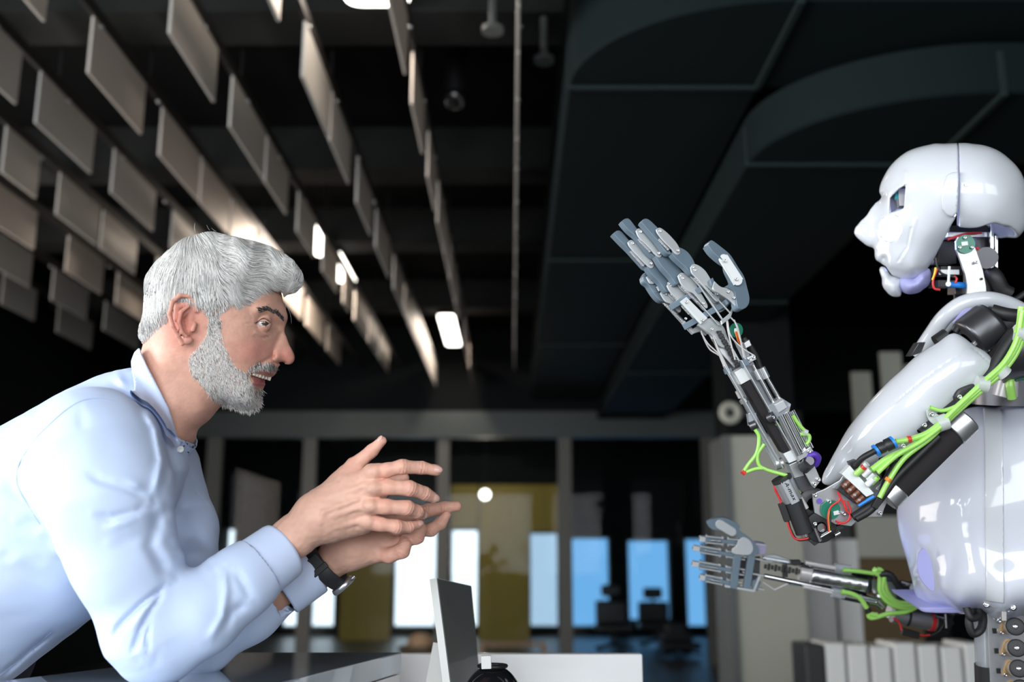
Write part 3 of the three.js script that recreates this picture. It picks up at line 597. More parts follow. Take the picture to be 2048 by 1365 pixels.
const nearFingers = [
  [[640, 460, -.012, 74], [745, 335, -.012, 60], [875, 225, -.01, 45], [948, 152, -.006, 33]],
  [[880, 378, .012, 64], [985, 362, .016, 50], [1095, 338, .016, 50], [1230, 346, .006, 44], [1340, 364, .0, 39]],
  [[885, 490, .018, 62], [1000, 485, .022, 53], [1148, 494, .02, 53], [1255, 530, .006, 46], [1318, 562, -.004, 38]],
  [[860, 620, .018, 60], [980, 625, .022, 52], [1128, 634, .018, 51], [1200, 660, .004, 45], [1240, 683, -.01, 35]],
  [[840, 735, .01, 58], [940, 752, .014, 48], [1052, 768, .012, 47], [1140, 772, .0, 39], [1210, 752, -.012, 33]],
];
const W0 = [330, 830, .0, 132];
const nearWebs = [[W0, [470, 715, .002, 118]], [[230, 900, -.006, 142], W0], [[470, 690, .0, 105], [860, 400, .004, 62]], [[480, 690, .004, 100], [870, 500, .009, 62]], [[480, 710, .004, 100], [845, 620, .009, 60]], [[470, 740, .0, 95], [825, 725, .002, 60]], [[480, 640, -.006, 95], [680, 430, -.008, 78]], [[600, 790, -.008, 70], [800, 760, -.006, 50]]];
const nearVeins = [[[505, 735, .0285, 9], [525, 668, .0285, 9]], [[525, 668, .0285, 9], [640, 622, .027, 8]], [[640, 622, .027, 8], [770, 575, .025, 7]], [[560, 560, .018, 12], [830, 470, .022, 12]], [[600, 690, .027, 11], [820, 620, .025, 12]], [[620, 760, .02, 11], [800, 730, .019, 11]], [[400, 820, .022, 30], [430, 800, .022, 28]], [[880, 378, .02, 40], [890, 378, .02, 40]], [[885, 490, .027, 38], [895, 490, .027, 38]], [[860, 620, .027, 36], [870, 620, .027, 36]], [[840, 735, .018, 36], [850, 735, .018, 36]]];
const nearF = handField(ND, nearFingers, nearWebs, nearVeins);
const farFingers = [
  [[900, 760, -.024, 58], [1080, 694, -.024, 48], [1290, 650, -.02, 45], [1400, 634, -.018, 43], [1482, 622, -.016, 38]],
  [[960, 838, -.008, 54], [1140, 806, -.002, 46], [1300, 792, .004, 45], [1370, 742, .004, 42], [1410, 685, .002, 32]],
  [[960, 900, .006, 52], [1090, 880, .014, 48], [1200, 842, .02, 50], [1226, 788, .019, 42], [1214, 742, .014, 33]],
  [[900, 960, .01, 54], [1000, 975, .02, 52], [1092, 940, .027, 54], [1118, 892, .026, 42], [1110, 852, .02, 33]],
  [[760, 760, -.03, 70], [880, 600, -.045, 58], [1000, 450, -.05, 50], [1110, 418, -.05, 36]],
];
const farWebs = [[[480, 1110, -.006, 120], [640, 970, -.004, 108]], [[640, 970, -.004, 112], [760, 900, -.002, 112]], [[740, 900, 0, 112], [960, 800, -.014, 70]], [[740, 905, 0, 110], [960, 860, -.006, 72]], [[750, 915, .004, 106], [940, 930, .002, 76]], [[740, 880, -.01, 100], [880, 760, -.024, 70]]];
const farF = handField(FD, farFingers, farWebs);
// trunk, arms: [px, py, D, radius in px at that depth]
const J = ([x, y, D, r]) => ({ p: C(x, y, D), r: r * D / FPX });
const bones = (L, g = 0) => L.slice(1).map((b, i) => { const a = J(L[i]), c = J(b); return [a.p, c.p, a.r - g, c.r - g]; });
const trunk = t => [[268, 838, HD + t * .55, 84], [205, 928, HD + t, 158], [80, 1052, HD + t, 192], [-110, 1195, HD + t, 194], [-300, 1300, HD + t, 190]];
const nearArm = [[188, 905, 1.275, 132], [215, 1000, 1.255, 118], [250, 1120, 1.245, 96], [300, 1262, 1.245, 82], [316, 1293, 1.25, 69]], nearFore = [[322, 1288, 1.25, 72], [395, 1232, 1.26, 79], [480, 1165, 1.29, 67], [560, 1103, 1.325, 54]];
const farArm = [[318, 945, 1.56, 82], [362, 1060, 1.5, 66], [392, 1240, 1.4, 58], [408, 1298, 1.372, 52]], farFore = [[410, 1296, 1.372, 51], [500, 1225, 1.39, 55], [612, 1143, 1.42, 46]];
const shirtB = { t1: bones(trunk(-.062)), t2: bones(trunk(.075)), na: bones(nearArm), nf: bones(nearFore), fa: bones(farArm), ff: bones(farFore) };
const pxOf = p => { const y = p.y - CY, D = -(y * AZ.y + p.z * AZ.z); return [1024 + p.x / D * FPX, 682.5 - (y * AY.y + p.z * AY.z) / D * FPX, D]; };
// folds: [polyline px, width px, height m]
const z3 = a => a.map(([x, y]) => [x / 1.992, 680 + y / 1.992]);
const folds = [
  [z3([[672, 975], [560, 1060], [480, 1140], [440, 1210]]), 7, -.0062], [z3([[660, 1000], [600, 1080], [560, 1160], [520, 1270]]), 6, -.0056], [z3([[604, 1090], [585, 1180], [590, 1280]]), 5, -.004], [z3([[640, 1010], [560, 1100], [500, 1190]]), 9, .003],
  [z3([[600, 650], [540, 690], [440, 715], [360, 690]]), 10, -.005], [z3([[596, 630], [500, 590], [400, 560], [320, 520]]), 9, -.0035], [z3([[600, 670], [500, 720], [400, 745]]), 12, .004], [z3([[590, 600], [480, 560]]), 12, .003], [z3([[620, 760], [520, 800], [430, 810]]), 16, -.003],
  [z3([[890, 900], [900, 1000], [890, 1100], [820, 1220]]), 9, .0045], [z3([[930, 905], [985, 1000], [1010, 1060]]), 9, -.004], [z3([[860, 900], [880, 980]]), 8, -.003], [z3([[1000, 1040], [920, 1090], [880, 1180]]), 10, -.004],
  [z3([[640, 660], [600, 820], [680, 960]]), 14, -.006], [z3([[0, 560], [100, 640], [180, 740]]), 12, -.003], [z3([[60, 720], [180, 740], [230, 850]]), 16, -.004], [z3([[20, 860], [160, 880]]), 18, .004],
  [z3([[345, 260], [330, 330], [380, 300]]), 14, -.002], [z3([[480, 160], [560, 250], [610, 330]]), 12, -.005], [z3([[440, 120], [520, 200], [560, 240]]), 10, .004], [z3([[700, 800], [780, 780], [830, 860]]), 14, -.006], [z3([[700, 860], [790, 850], [840, 900]]), 12, .004], [z3([[690, 700], [760, 660], [800, 640]]), 14, -.005],
  [z3([[0, 1345], [120, 1240], [235, 1150]]), 6, -.004], [z3([[560, 250], [620, 350], [645, 480], [610, 640]]), 9, .005], [z3([[660, 560], [720, 520], [780, 480]]), 14, .004], [z3([[470, 1250], [500, 1300]]), 8, -.003], [z3([[540, 1240], [560, 1310]]), 8, -.003], [z3([[620, 1230], [625, 1320]]), 8, -.003],
];
const FM = { x0: -40, y0: 660, w: 380, h: 365, s: 2 }; FM.a = new Float32Array(FM.w * FM.h);
for (const [P, w, h] of folds) {
  const xs = P.map(p => p[0]), ys = P.map(p => p[1]), m = w * 2.6;
  for (let j = Math.max(0, Math.floor((Math.min(...ys) - m - FM.y0) / 2)); j < Math.min(FM.h, (Math.max(...ys) + m - FM.y0) / 2); j++) for (let i = Math.max(0, Math.floor((Math.min(...xs) - m - FM.x0) / 2)); i < Math.min(FM.w, (Math.max(...xs) + m - FM.x0) / 2); i++) {
    const x = FM.x0 + i * 2, y = FM.y0 + j * 2, s = segDist(x, y, P); if (s < m) { let e = 1; const f = P[0], l = P[P.length - 1]; e = sstep(0, 30, Math.hypot(x - f[0], y - f[1])) * sstep(0, 40, Math.hypot(x - l[0], y - l[1])); FM.a[i + j * FM.w] += h * e * Math.exp(-((s / w) ** 2)); }
  }
}
function foldAt(x, y) { const u = (x - FM.x0) / 2, v = (y - FM.y0) / 2, i = Math.floor(u), j = Math.floor(v); if (i < 0 || j < 0 || i >= FM.w - 1 || j >= FM.h - 1) return 0; const a = u - i, b = v - j, q = i + j * FM.w; return mixn(mixn(FM.a[q], FM.a[q + 1], a), mixn(FM.a[q + FM.w], FM.a[q + FM.w + 1], a), b); }
const armholeSeam = z3([[450, 245], [390, 235], [330, 242], [260, 282], [200, 335], [150, 385], [105, 445], [72, 510], [66, 560], [80, 605], [112, 660], [160, 735]]);
const many = (p, L, k) => { let d = 1e9; for (const [a, b, r, s] of L) d = smin(d, sdCap(p, a, b, r, s), k); return d; };
function shirtField(p) {
  let d = smin(many(p, shirtB.t1, .03), many(p, shirtB.t2, .03), .09);
  d = smin(d, many(p, shirtB.fa, .02), .03);
  const f = many(p, shirtB.ff, .02); d = smin(d, f, .012);
  const a = smin(many(p, shirtB.na, .03), many(p, shirtB.nf, .02), .022);
  d = smin(d, a, .022);
  if (Math.abs(d) < .02) {
    const [x, y, D] = pxOf(p);
    if (D < 1.5) d -= foldAt(x, y);
    d += .0015 * noise3(p.x * 16, p.y * 16 + p.x * 9, p.z * 16) + .0008 * noise3(p.x * 40, p.y * 40, p.z * 40);
  }
  // cuffs' ends and neck opening
  const e1 = C(585, 1084, 1.335), n1 = C(585, 1084, 1.335).sub(C(500, 1150, 1.3)).normalize();
  if (p.distanceTo(e1) < .12) d = Math.max(d, p.clone().sub(e1).dot(n1) + .052);
  const e2 = C(640, 1125, 1.425), n2 = e2.clone().sub(C(520, 1212, 1.395)).normalize();
  if (p.distanceTo(e2) < .1) d = Math.max(d, p.clone().sub(e2).dot(n2) + .03);
  return d;
}
function march(f, px, py, D0 = 1.05, D1 = 1.9) {                      // first surface point seen at a photo pixel
  let D = D0; for (let i = 0; i < 160 && D < D1; i++) { const p = C(px, py, D), v = f(p); if (v < .0004) return p; D += Math.max(v * .6, .0006); } return null;
}
const shirtMat = phy(lin(.56, .665, .88), .75, 0, { sheen: .3, sheenRoughness: .5, sheenColor: lin(.7, .8, 1) });
const skinMat = phy(lin(1, 1, 1), .46, 0, { vertexColors: true, ior: 1.4, specularIntensity: .7 });
const man = thing('person', 'man with grey hair and beard in pale blue shirt leaning on counter', 'person', V(HO.x - .3, 0, HO.z));
{
  const lo = new THREE.Box3().setFromPoints([Hd(40, 60, 430), Hd(1180, 1560, -430), Hd(40, 1560, 430), Hd(1180, 60, -430)]).expandByScalar(.01);
  const headG = nets(headField, lo.min, lo.max, .0026, { block: 5, safety: 2.6, color: p => { const [x, y] = toH(p); return skinTone(x, y); } });
  const handG = f => { const b = new THREE.Box3(); for (const [a, c, r] of f.all) { b.expandByPoint(a); b.expandByPoint(c); } b.expandByScalar(.04); return nets(f, b.min, b.max, .002, { color: p => { const n = 1 + .07 * noise3(p.x * 60, p.y * 60, p.z * 60) + .05 * noise3(p.x * 200, p.y * 200, p.z * 200); let k = 0; for (const [q, r] of f.joints) { const u = p.distanceTo(q) / (r * 1.5); if (u < 2) k = Math.max(k, Math.exp(-u * u)); } k *= .75; return [.68 * n, mixn(.4, .31, k) * n, mixn(.305, .235, k) * n]; } }); };
  // body under the shirt
  const inner = { t1: bones(trunk(-.055), .02), t2: bones(trunk(.068), .02), na: bones(nearArm, .014), nf: bones(nearFore, .012), fa: bones(farArm, .012), ff: bones(farFore, .01) };
  const inF = p => Math.min(smin(many(p, inner.t1, .03), many(p, inner.t2, .03), .09), many(p, inner.na, .02), many(p, inner.nf, .02), many(p, inner.fa, .02), many(p, inner.ff, .02));
  const bodyG = tint(nets(inF, V(-1.06, .7, -1.85), V(-.24, 1.5, -1.0), .014), .56, .31, .22);
  part(man, 'body', [headG, handG(nearF), handG(farF), bodyG], skinMat);
  part(man, 'shirt', nets(shirtField, V(-1.06, .7, -1.8), V(-.2, 1.5, -1.02), .0038), shirtMat);
}
const shirt = man.children[man.children.length - 1];
{
  const hip = C(-270, 1290, HD), hy = hip.y, L = [];
  for (const s of [-1, 1]) { const a = V(hip.x - .03, hy - .02, hip.z + s * .1), k = V(hip.x - .02, .48, hip.z + s * .11), f = V(hip.x - .1, .09, hip.z + s * .11); L.push([a, k, .1, .075], [k, f, .075, .06]); }
  L.push([V(hip.x + .05, hy, hip.z - .07), V(hip.x + .05, hy, hip.z + .07), .15, .15]);
  part(man, 'trousers', nets(p => many(p, L, .04), V(hip.x - .35, .02, hip.z - .35), V(hip.x + .3, hy + .25, hip.z + .35), .012), std(lin(.02, .024, .04), .8), 'dark trousers');
  for (const s of [-1, 1]) part(man, 'shoe', nets(p => Math.max(smin(sdCap(p, V(hip.x - .12, .055, hip.z + s * .11), V(hip.x + .06, .035, hip.z + s * .12), .05, .042), sdCap(p, V(hip.x - .1, .1, hip.z + s * .11), V(hip.x - .1, .12, hip.z + s * .11), .05, .05), .03), -p.y), V(hip.x - .25, -.02, hip.z + s * .11 - .1), V(hip.x + .2, .22, hip.z + s * .11 + .1), .01), M.black);
}
// eyes
for (const s of [1, -1]) {
  const c = Hd(eyeC[0], eyeC[1], s * eyeC[2]);
  const e = part(man, 'eye', new THREE.SphereGeometry(eyeR * hm, 28, 20).translate(c.x, c.y, c.z), phy(lin(.5, .52, .56), .2, 0, { clearcoat: 1 }));
  const look = HAX.clone().multiplyScalar(.3).addScaledVector(AY, .2).addScaledVector(HAZ, s * .84).normalize(), q = new THREE.Quaternion().setFromUnitVectors(V(0, 1, 0), look);
  part(e, 'iris', new THREE.SphereGeometry(eyeR * hm * 1.012, 24, 8, 0, Math.PI * 2, 0, .54).applyQuaternion(q).translate(c.x, c.y, c.z), phy(lin(.05, .035, .025), .1, 0, { clearcoat: 1 }), 'dark brown iris');
  part(e, 'pupil', new THREE.SphereGeometry(eyeR * hm * 1.02, 16, 5, 0, Math.PI * 2, 0, .17).applyQuaternion(q).translate(c.x, c.y, c.z), M.blackGloss);
}
// teeth
{
  const toothMat = phy(lin(.72, .66, .54), .2, 0, { clearcoat: .5 });
  for (const s of [1, -1]) for (let i = 0; i < 6; i++) {
    const u = i / 5, x = mixn(844, 930, u), y = mixn(979, 1016, u), W = Math.sqrt(Math.max(Sskin(x - 8, y), 400)), c = Hd(x, y, s * Math.max(W - 24, 9));
    const d2 = Hd(x + 10, y + 4, s * Math.max(Math.sqrt(Math.max(Sskin(x + 2, y + 4), 100)) - 24, 4)), dn = Hd(x - 6, y + 14, s * Math.max(W - 24, 9));
    const xd = d2.clone().sub(c).normalize(), zd = xd.clone().cross(AY).normalize(); if (zd.z * s < 0) zd.negate(); const yd = zd.clone().cross(xd).normalize();
    part(man, 'tooth', new RoundedBoxGeometry(21 * hm, 29 * hm, 16 * hm, 3, 4 * hm).applyMatrix4(new THREE.Matrix4().makeBasis(xd, yd, zd).setPosition(c)), toothMat);
  }
}
// hair: a combed cap with strands laid over it
const hairOutline = [[118, 745, 110], [148, 610, 190], [155, 490, 240], [160, 400, 250], [200, 330, 250], [262, 262, 260], [330, 198, 270], [400, 148, 280], [480, 122, 280], [560, 104, 280], [640, 118, 270], [720, 134, 260], [800, 150, 250], [880, 168, 230], [960, 198, 210], [1040, 240, 190], [1110, 302, 160], [1148, 370, 140], [1150, 415, 120], [1128, 455, 110], [1085, 492, 110], [1040, 500, 130], [1005, 560, 130], [980, 640, 120], [900, 720, 160], [700, 800, 220], [400, 850, 220], [180, 830, 150]];
const hairW = [[400, 400, 358], [600, 400, 365], [500, 520, 352], [750, 350, 340], [300, 500, 305], [850, 400, 290], [650, 580, 335], [260, 640, 262], [950, 380, 235], [1050, 380, 180], [800, 540, 285], [600, 250, 300], [420, 250, 290], [800, 250, 270], [300, 330, 260], [600, 650, 325], [930, 300, 235]];
const Shair = relief(hairOutline, hairW, 18, 8, [20, 40, 1240, 900]);
const hairPoly = [[70, 760], [60, 300], [300, 60], [1200, 60], [1230, 480], [1090, 520], [1040, 505], [990, 462], [940, 428], [900, 440], [862, 492], [800, 522], [720, 552], [676, 590], [655, 640], [600, 640], [565, 615], [530, 565], [500, 520], [450, 492], [395, 500], [350, 545], [333, 620], [335, 690], [310, 720], [270, 758], [150, 790]];
const flow = [[430, 170, -.3, 1], [300, 250, -.75, 1], [200, 400, -.2, 1], [165, 600, -.05, 1], [250, 650, .1, 1], [380, 330, -.35, 1], [480, 420, -.1, 1], [560, 520, .15, 1], [620, 600, .05, 1], [640, 460, .3, 1], [720, 470, .45, 1], [560, 130, .9, .35], [600, 240, .8, .7], [640, 340, .6, 1], [720, 160, 1, .25], [760, 250, 1, .35], [780, 380, .9, .6], [820, 480, .7, .35], [860, 320, 1, .25], [900, 200, 1, .4], [930, 380, 1, .15], [1000, 260, .85, .6], [1020, 400, .8, .3], [1090, 330, .5, 1], [1130, 400, -.1, 1], [1090, 460, -.9, .5], [500, 130, .6, .5], [460, 200, .3, 1]];
function flowAt(x, y) { let a = 0, b = 0; for (const [u, v, dx, dy] of flow) { const w = 1 / (((x - u) ** 2 + (y - v) ** 2) / 3000 + 1) ** 2; a += dx * w; b += dy * w; } const l = Math.hypot(a, b) || 1; return [a / l, b / l]; }
const wave = (x, y) => .5 * Math.sin(x * .035 + 2 * noise3(x * .006, y * .006, 1)) * sstep(480, 620, x) * sstep(620, 420, y);
function hairField(p) {
  const [x, y, t] = toH(p), d0 = reliefD(Shair, x, y, t, -14); if (Math.abs(d0) > 45) return Math.max(d0, polyD(x, y, hairPoly)) * hm;
  const [fx, fy] = flowAt(x, y), s = -x * fy + y * fx;
  let d = reliefD(Shair, x, y, t, -14 + 7 * noise3(s * .035, (x * fx + y * fy) * .006, t * .004) + 4 * noise3(s * .09, (x * fx + y * fy) * .01, t * .01));
  return Math.max(d, polyD(x, y, hairPoly)) * hm;
}
{
  const b = new THREE.Box3().setFromPoints([Hd(60, 60, 420), Hd(1230, 820, -420), Hd(60, 820, 420), Hd(1230, 60, -420)]).expandByScalar(.01);
  const cap = nets(hairField, b.min, b.max, .0034, { safety: 2.6, color: p => { const [x, y, t] = toH(p), [fx, fy] = flowAt(x, y), s = -x * fy + y * fx, n = .5 + .5 * noise3(s * .12, (x * fx + y * fy) * .012, t * .02); const g = mixn(.34, .6, n); return [g, g * .98, g * .94]; } });
  const hairMat = phy(lin(1, 1, 1), .42, 0, { vertexColors: true, sheen: .2, sheenColor: lin(1, 1, 1) });
  part(man, 'hair', cap, hairMat);
  const S = new Strands(); let made = 0;
  for (let tries = 0; tries < 60000 && made < 8600; tries++) {
    let x = rr(90, 1160), y = rr(90, 790); if (!inPoly(x, y, hairPoly) || Shair(x, y) < 200) continue;
    const side = made % 5 === 0 ? -1 : 1, low = y > 560 || (x > 520 && x < 720 && y > 500), N = low ? 5 : 8, stepL = low ? 7 : 13, pts = [], lift = rr(-9, 3);
    let ok = true;
    for (let k = 0; k < N; k++) {
      const s = Shair(x, y); if (s < 0) { if (k < 3) ok = false; break; }
      pts.push(Hd(x, y, side * (Math.sqrt(s) + lift + k / N * rr(0, 5))));
      let [fx, fy] = flowAt(x, y); const w = wave(x, y) + rr(-.12, .12), c = Math.cos(w), q = Math.sin(w);[fx, fy] = [fx * c - fy * q, fx * q + fy * c];
      x += fx * stepL; y += fy * stepL;
    }
    if (!ok || pts.length < 3) continue;
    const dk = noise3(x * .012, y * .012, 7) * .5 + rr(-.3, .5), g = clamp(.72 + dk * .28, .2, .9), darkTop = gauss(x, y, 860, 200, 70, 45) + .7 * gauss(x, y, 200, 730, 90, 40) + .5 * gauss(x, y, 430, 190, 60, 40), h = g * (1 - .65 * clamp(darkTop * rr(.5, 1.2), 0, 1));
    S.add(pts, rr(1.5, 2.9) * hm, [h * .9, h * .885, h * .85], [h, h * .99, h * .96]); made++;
  }
  for (const [x0, y0, a, L] of [[470, 112, -1.9, 60], [1050, 505, 1.15, 70], [1040, 560, 1.0, 120], [560, 100, -2.4, 40], [440, 125, -2.6, 40], [1030, 540, 1.3, 90], [600, 106, -2.8, 40]]) {
    const pts = []; for (let k = 0; k < 7; k++) pts.push(Hd(x0 + Math.cos(a + k * .05) * L * k / 6, y0 + Math.sin(a + k * .05) * L * k / 6, 20)); S.add(pts, 1.3 * hm, [.4, .39, .37]);
  }
  part(man, 'hair_strands', S.geo(), hairMat).userData.kind = 'stuff';
  // beard, moustache, brow
  const beardPoly = [[585, 600], [655, 630], [662, 760], [700, 860], [742, 930], [800, 962], [812, 935], [868, 902], [940, 905], [985, 932], [985, 962], [955, 962], [905, 950], [850, 955], [815, 972], [822, 1010], [850, 1062], [905, 1080], [892, 1130], [890, 1180], [850, 1225], [750, 1222], [640, 1182], [570, 1100], [500, 1010], [462, 960], [452, 870], [500, 820], [560, 740], [575, 650]];
  const B = new Strands(); made = 0;
  for (let tries = 0; tries < 90000 && made < 9500; tries++) {
    let x = rr(440, 1000), y = rr(590, 1235); if (!inPoly(x, y, beardPoly)) continue;
    const s = Sskin(x, y); if (s < 0) continue;
    const edge = -polyD(x, y, beardPoly); if (edge < 26 && rnd() > edge / 26 + .15) continue;
    const side = made % 5 === 0 ? -1 : 1, mous = y < 985 && x > 800, chin = y > 1080;
    let ang = mous ? rr(1.0, 1.9) : chin ? rr(.7, 1.9) : rr(.9, 1.75); const L = mous ? rr(24, 40) : chin ? rr(24, 42) : rr(18, 32), W = Math.sqrt(s) + faceDisp(x, y), pts = [];
    for (let k = 0; k < 4; k++) { const u = k / 3, xx = x + Math.cos(ang) * L * u, yy = y + Math.sin(ang) * L * u; const s2 = Sskin(xx, yy), W2 = s2 > 0 ? Math.sqrt(s2) + faceDisp(xx, yy) : W * (1 - u * .6); pts.push(Hd(xx, yy, side * (W2 + u * L * .24 - 1))); ang += rr(-.12, .12); }
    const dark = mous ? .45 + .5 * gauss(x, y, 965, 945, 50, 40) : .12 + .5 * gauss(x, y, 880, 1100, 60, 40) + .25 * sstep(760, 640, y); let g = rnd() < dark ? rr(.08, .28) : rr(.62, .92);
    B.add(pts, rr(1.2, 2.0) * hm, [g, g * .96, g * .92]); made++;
  }
  part(man, 'beard', B.geo(), hairMat, 'short white and grey beard').userData.kind = 'stuff';
  for (const side of [1, -1]) { const E = new Strands();
  for (let i = 0; i < 420; i++) {
    const u = rnd(), x = u < .33 ? mixn(880, 935, u * 3) : u < .66 ? mixn(935, 985, u * 3 - 1) : mixn(985, 1024, u * 3 - 2), y = (u < .33 ? mixn(598, 584, u * 3) : u < .66 ? mixn(584, 610, u * 3 - 1) : mixn(610, 652, u * 3 - 2)) + rr(-11, 13), s = Sskin(x, y); if (s < 0) continue;
    const W = Math.sqrt(s) + faceDisp(x, y), a = rr(-2.9, -2.3) + (u > .6 ? .9 : 0), L = rr(16, 30), g = rnd() < .2 ? rr(.3, .5) : rr(.015, .06);
    E.add([Hd(x, y, side * (W + 1)), Hd(x + Math.cos(a) * L * .5, y + Math.sin(a) * L * .4, side * (W + 11)), Hd(x + Math.cos(a) * L, y + Math.sin(a) * L * .7, side * (W + 13))], 2 * hm, [g, g * .9, g * .8]);
  }
  for (let i = 0; i < 34; i++) { const u = i / 33, x = mixn(858, 944, u), y = 671 - 24 * Math.sin(u * Math.PI), t = onEye(x, y, 58); E.add([Hd(x, y, side * t), Hd(x + 6, y - 4, side * (t + 10)), Hd(x + 12, y - 12, side * (t + 17))], 1.1 * hm, [.03, .025, .02]); }
  part(man, 'eyebrow', E.geo(), hairMat, 'dark grey eyebrow and lashes').userData.kind = 'stuff'; }
}
// nails
{
  const nm = phy(lin(.68, .4, .34), .25, 0, { clearcoat: .4 });
  const nail = (f, list, idx, out) => { const F = list[idx], a = f.pt(F[F.length - 2]), b = f.pt(F[F.length - 1]), r = F[F.length - 1][3]; return [a, b, r]; };
  for (const [f, list, D, ids, up] of [[nearF, nearFingers, ND, [1, 2, 3, 4], .85], [nearF, nearFingers, ND, [0], .35]]) for (const i of ids) {
    const F = list[i], a = f.pt(F[F.length - 2]), b = f.pt(F[F.length - 1]), k = D / FPX / hz, r = F[F.length - 1][3] * k, dir = b.clone().sub(a).normalize(), sideV = AZ.clone().multiplyScalar(up).addScaledVector(AY, i ? .35 : .3).addScaledVector(AX, i ? .1 : -.8); sideV.addScaledVector(dir, -sideV.dot(dir)).normalize();
    const c = b.clone().addScaledVector(dir, -r * .05).addScaledVector(sideV, r * .72), x = dir.clone().cross(sideV);
    part(man, 'fingernail', new THREE.SphereGeometry(1, 16, 10).scale(r * .72, r * 1.05, r * .42).applyMatrix4(new THREE.Matrix4().makeBasis(x, dir, sideV).setPosition(c)), nm);
  }
}
// collar, cuffs, seams, buttons (parts of the shirt)
{
  const leaf = [[268, 722], [276, 704], [288, 694], [322, 752], [353, 808], [379, 880], [345, 876], [306, 870], [300, 810], [286, 762]].map(([x, y]) => [(x - 240) * HZ, (y - 430) * HZ]);
  const stand = [[258, 745], [268, 712], [300, 735], [330, 800], [352, 850], [392, 885], [398, 925], [360, 925], [320, 890], [280, 800]].map(([x, y]) => [(x - 240) * HZ, (y - 430) * HZ]);
  const band = (poly, o, th) => p => { const [x, y, t] = toH(p); const d = reliefD(Sskin, x, y, t); return Math.max(Math.abs(d - o) - th, polyD(x, y, poly)) * hm; };
  const bb = new THREE.Box3().setFromPoints([Hd(20, 780, 400), Hd(560, 1600, -400), Hd(20, 1600, 400), Hd(560, 780, -400)]);
  const collarMat = phy(lin(.57, .665, .88), .7, 0, { side: THREE.DoubleSide });
  for (const sd of [1, -1]) part(shirt, 'collar', nets(p => { const [x, y, t] = toH(p), d = smin(reliefD(Sskin, x, y, t) - 22, shirtField(p) / hm, 30), o = 24 + 34 * sstep(1100, 1390, y); return Math.max(smax(Math.abs(d - o) - 11, polyD(x, y, leaf), 12), -sd * t) * hm; }, bb.min, bb.max, .0026, { safety: 2.5 }), collarMat);
  part(shirt, 'collar_band', nets(band(stand, 24, 9), bb.min, bb.max, .003, { full: true }), collarMat);
  const cuff = (a, b, ra, rb, n) => { const L = a.distanceTo(b), pr = [[ra - .003, 0], [ra, .02], [ra + .0012, .06], [rb + .001, .94], [rb, 1], [rb - .003, 1], [rb - .003, .9], [ra - .004, .1]]; return lathe(pr, a, b, 48); };
  const cA = C(478, 1166, 1.292), cB = C(566, 1101, 1.335), k = 1.32 / FPX;
  part(shirt, 'cuff', cuff(cA, cB, 64 * k, 60 * k), collarMat);
  const dA = C(562, 1182, 1.407), dB = C(624, 1137, 1.425), k2 = 1.41 / FPX;
  part(shirt, 'cuff', cuff(dA, dB, 54 * k2, 55 * k2), collarMat);
  const trace = (P, r, name) => { const pts = P.map(([x, y]) => march(shirtField, x, y)).filter(Boolean); if (pts.length > 2) part(shirt, name, tube(pts, r, pts.length * 6, 5), std(lin(.4, .5, .75), .8)); };
  trace(armholeSeam, .0007, 'seam');
  trace([[228, 800], [215, 745], [180, 762]].length ? z3([[0, 1338], [60, 1290], [130, 1230], [205, 1166]]) : [], .0006, 'seam');
  const bm = phy(lin(.75, .77, .74), .25, 0, { clearcoat: .6 });
  const button = (c, dir, r) => part(shirt, 'button', lathe([[0, 0], [r, 0], [r, .6], [r * .85, 1], [r * .55, .7], [0, .7]], c, c.clone().addScaledVector(dir, r * .5), 20), bm, 'small white button');
  const b1 = march(p => Math.min(shirtField(p), p.distanceTo(C(361, 898, 1.36)) - .001), 361, 899); if (b1) button(C(361, 899, 1.352), AZ.clone().addScaledVector(AX, .3).normalize(), .0045);
  button(C(578, 1181, 1.378), AZ.clone().addScaledVector(AX, .5).addScaledVector(AY, -.1).normalize(), .0046);
  button(C(593, 1213, 1.388), AZ.clone().addScaledVector(AX, .4).addScaledVector(AY, -.6).normalize(), .0042);
}
// wristwatch on the far wrist
{
  const a = C(652, 1132, FD), dir = C(700, 1090, FD).sub(C(600, 1175, FD)).normalize(), t = thing('wristwatch', 'black leather strap watch on the man\'s left wrist', 'watch', a.clone().addScaledVector(AY, -.04));
  const R = .0325, A = a.clone().addScaledVector(dir, -.0105), B = a.clone().addScaledVector(dir, .0105);
  const leather = std(lin(.018, .019, .021), .55);
  part(t, 'strap', lathe([[R, 0], [R + .003, .05], [R + .0034, .5], [R + .003, .95], [R, 1], [R - .001, .9], [R - .001, .1], [R, 0]], A, B, 56), leather);
  const up = AZ.clone().multiplyScalar(.95).addScaledVector(AY, .1); up.addScaledVector(dir, -up.dot(dir)).normalize(); const x = dir.clone().cross(up);
  const m = new THREE.Matrix4().makeBasis(x, dir, up).setPosition(a.clone().addScaledVector(up, R + .0035));
  part(t, 'strap_loop', new RoundedBoxGeometry(.009, .025, .004, 2, .0015).applyMatrix4(m), leather);
  part(t, 'strap_tip', new RoundedBoxGeometry(.018, .019, .003, 2, .0014).translate(-.012, 0, -.0008).applyMatrix4(m), leather);
  const down = AY.clone().multiplyScalar(-.8).addScaledVector(AX, .62); down.addScaledVector(dir, -down.dot(dir)).normalize(); const c = a.clone().addScaledVector(down, R);
  part(t, 'case', lathe([[0, 0], [.016, 0], [.0175, .3], [.0175, .75], [.0155, 1], [0, 1]], c, c.clone().addScaledVector(down, .009), 32), M.steel, 'steel watch case');
  part(t, 'crown', rod(c.clone().addScaledVector(down, .005).addScaledVector(dir, .017), c.clone().addScaledVector(down, .005).addScaledVector(dir, .0215), .0025), M.steel);
}
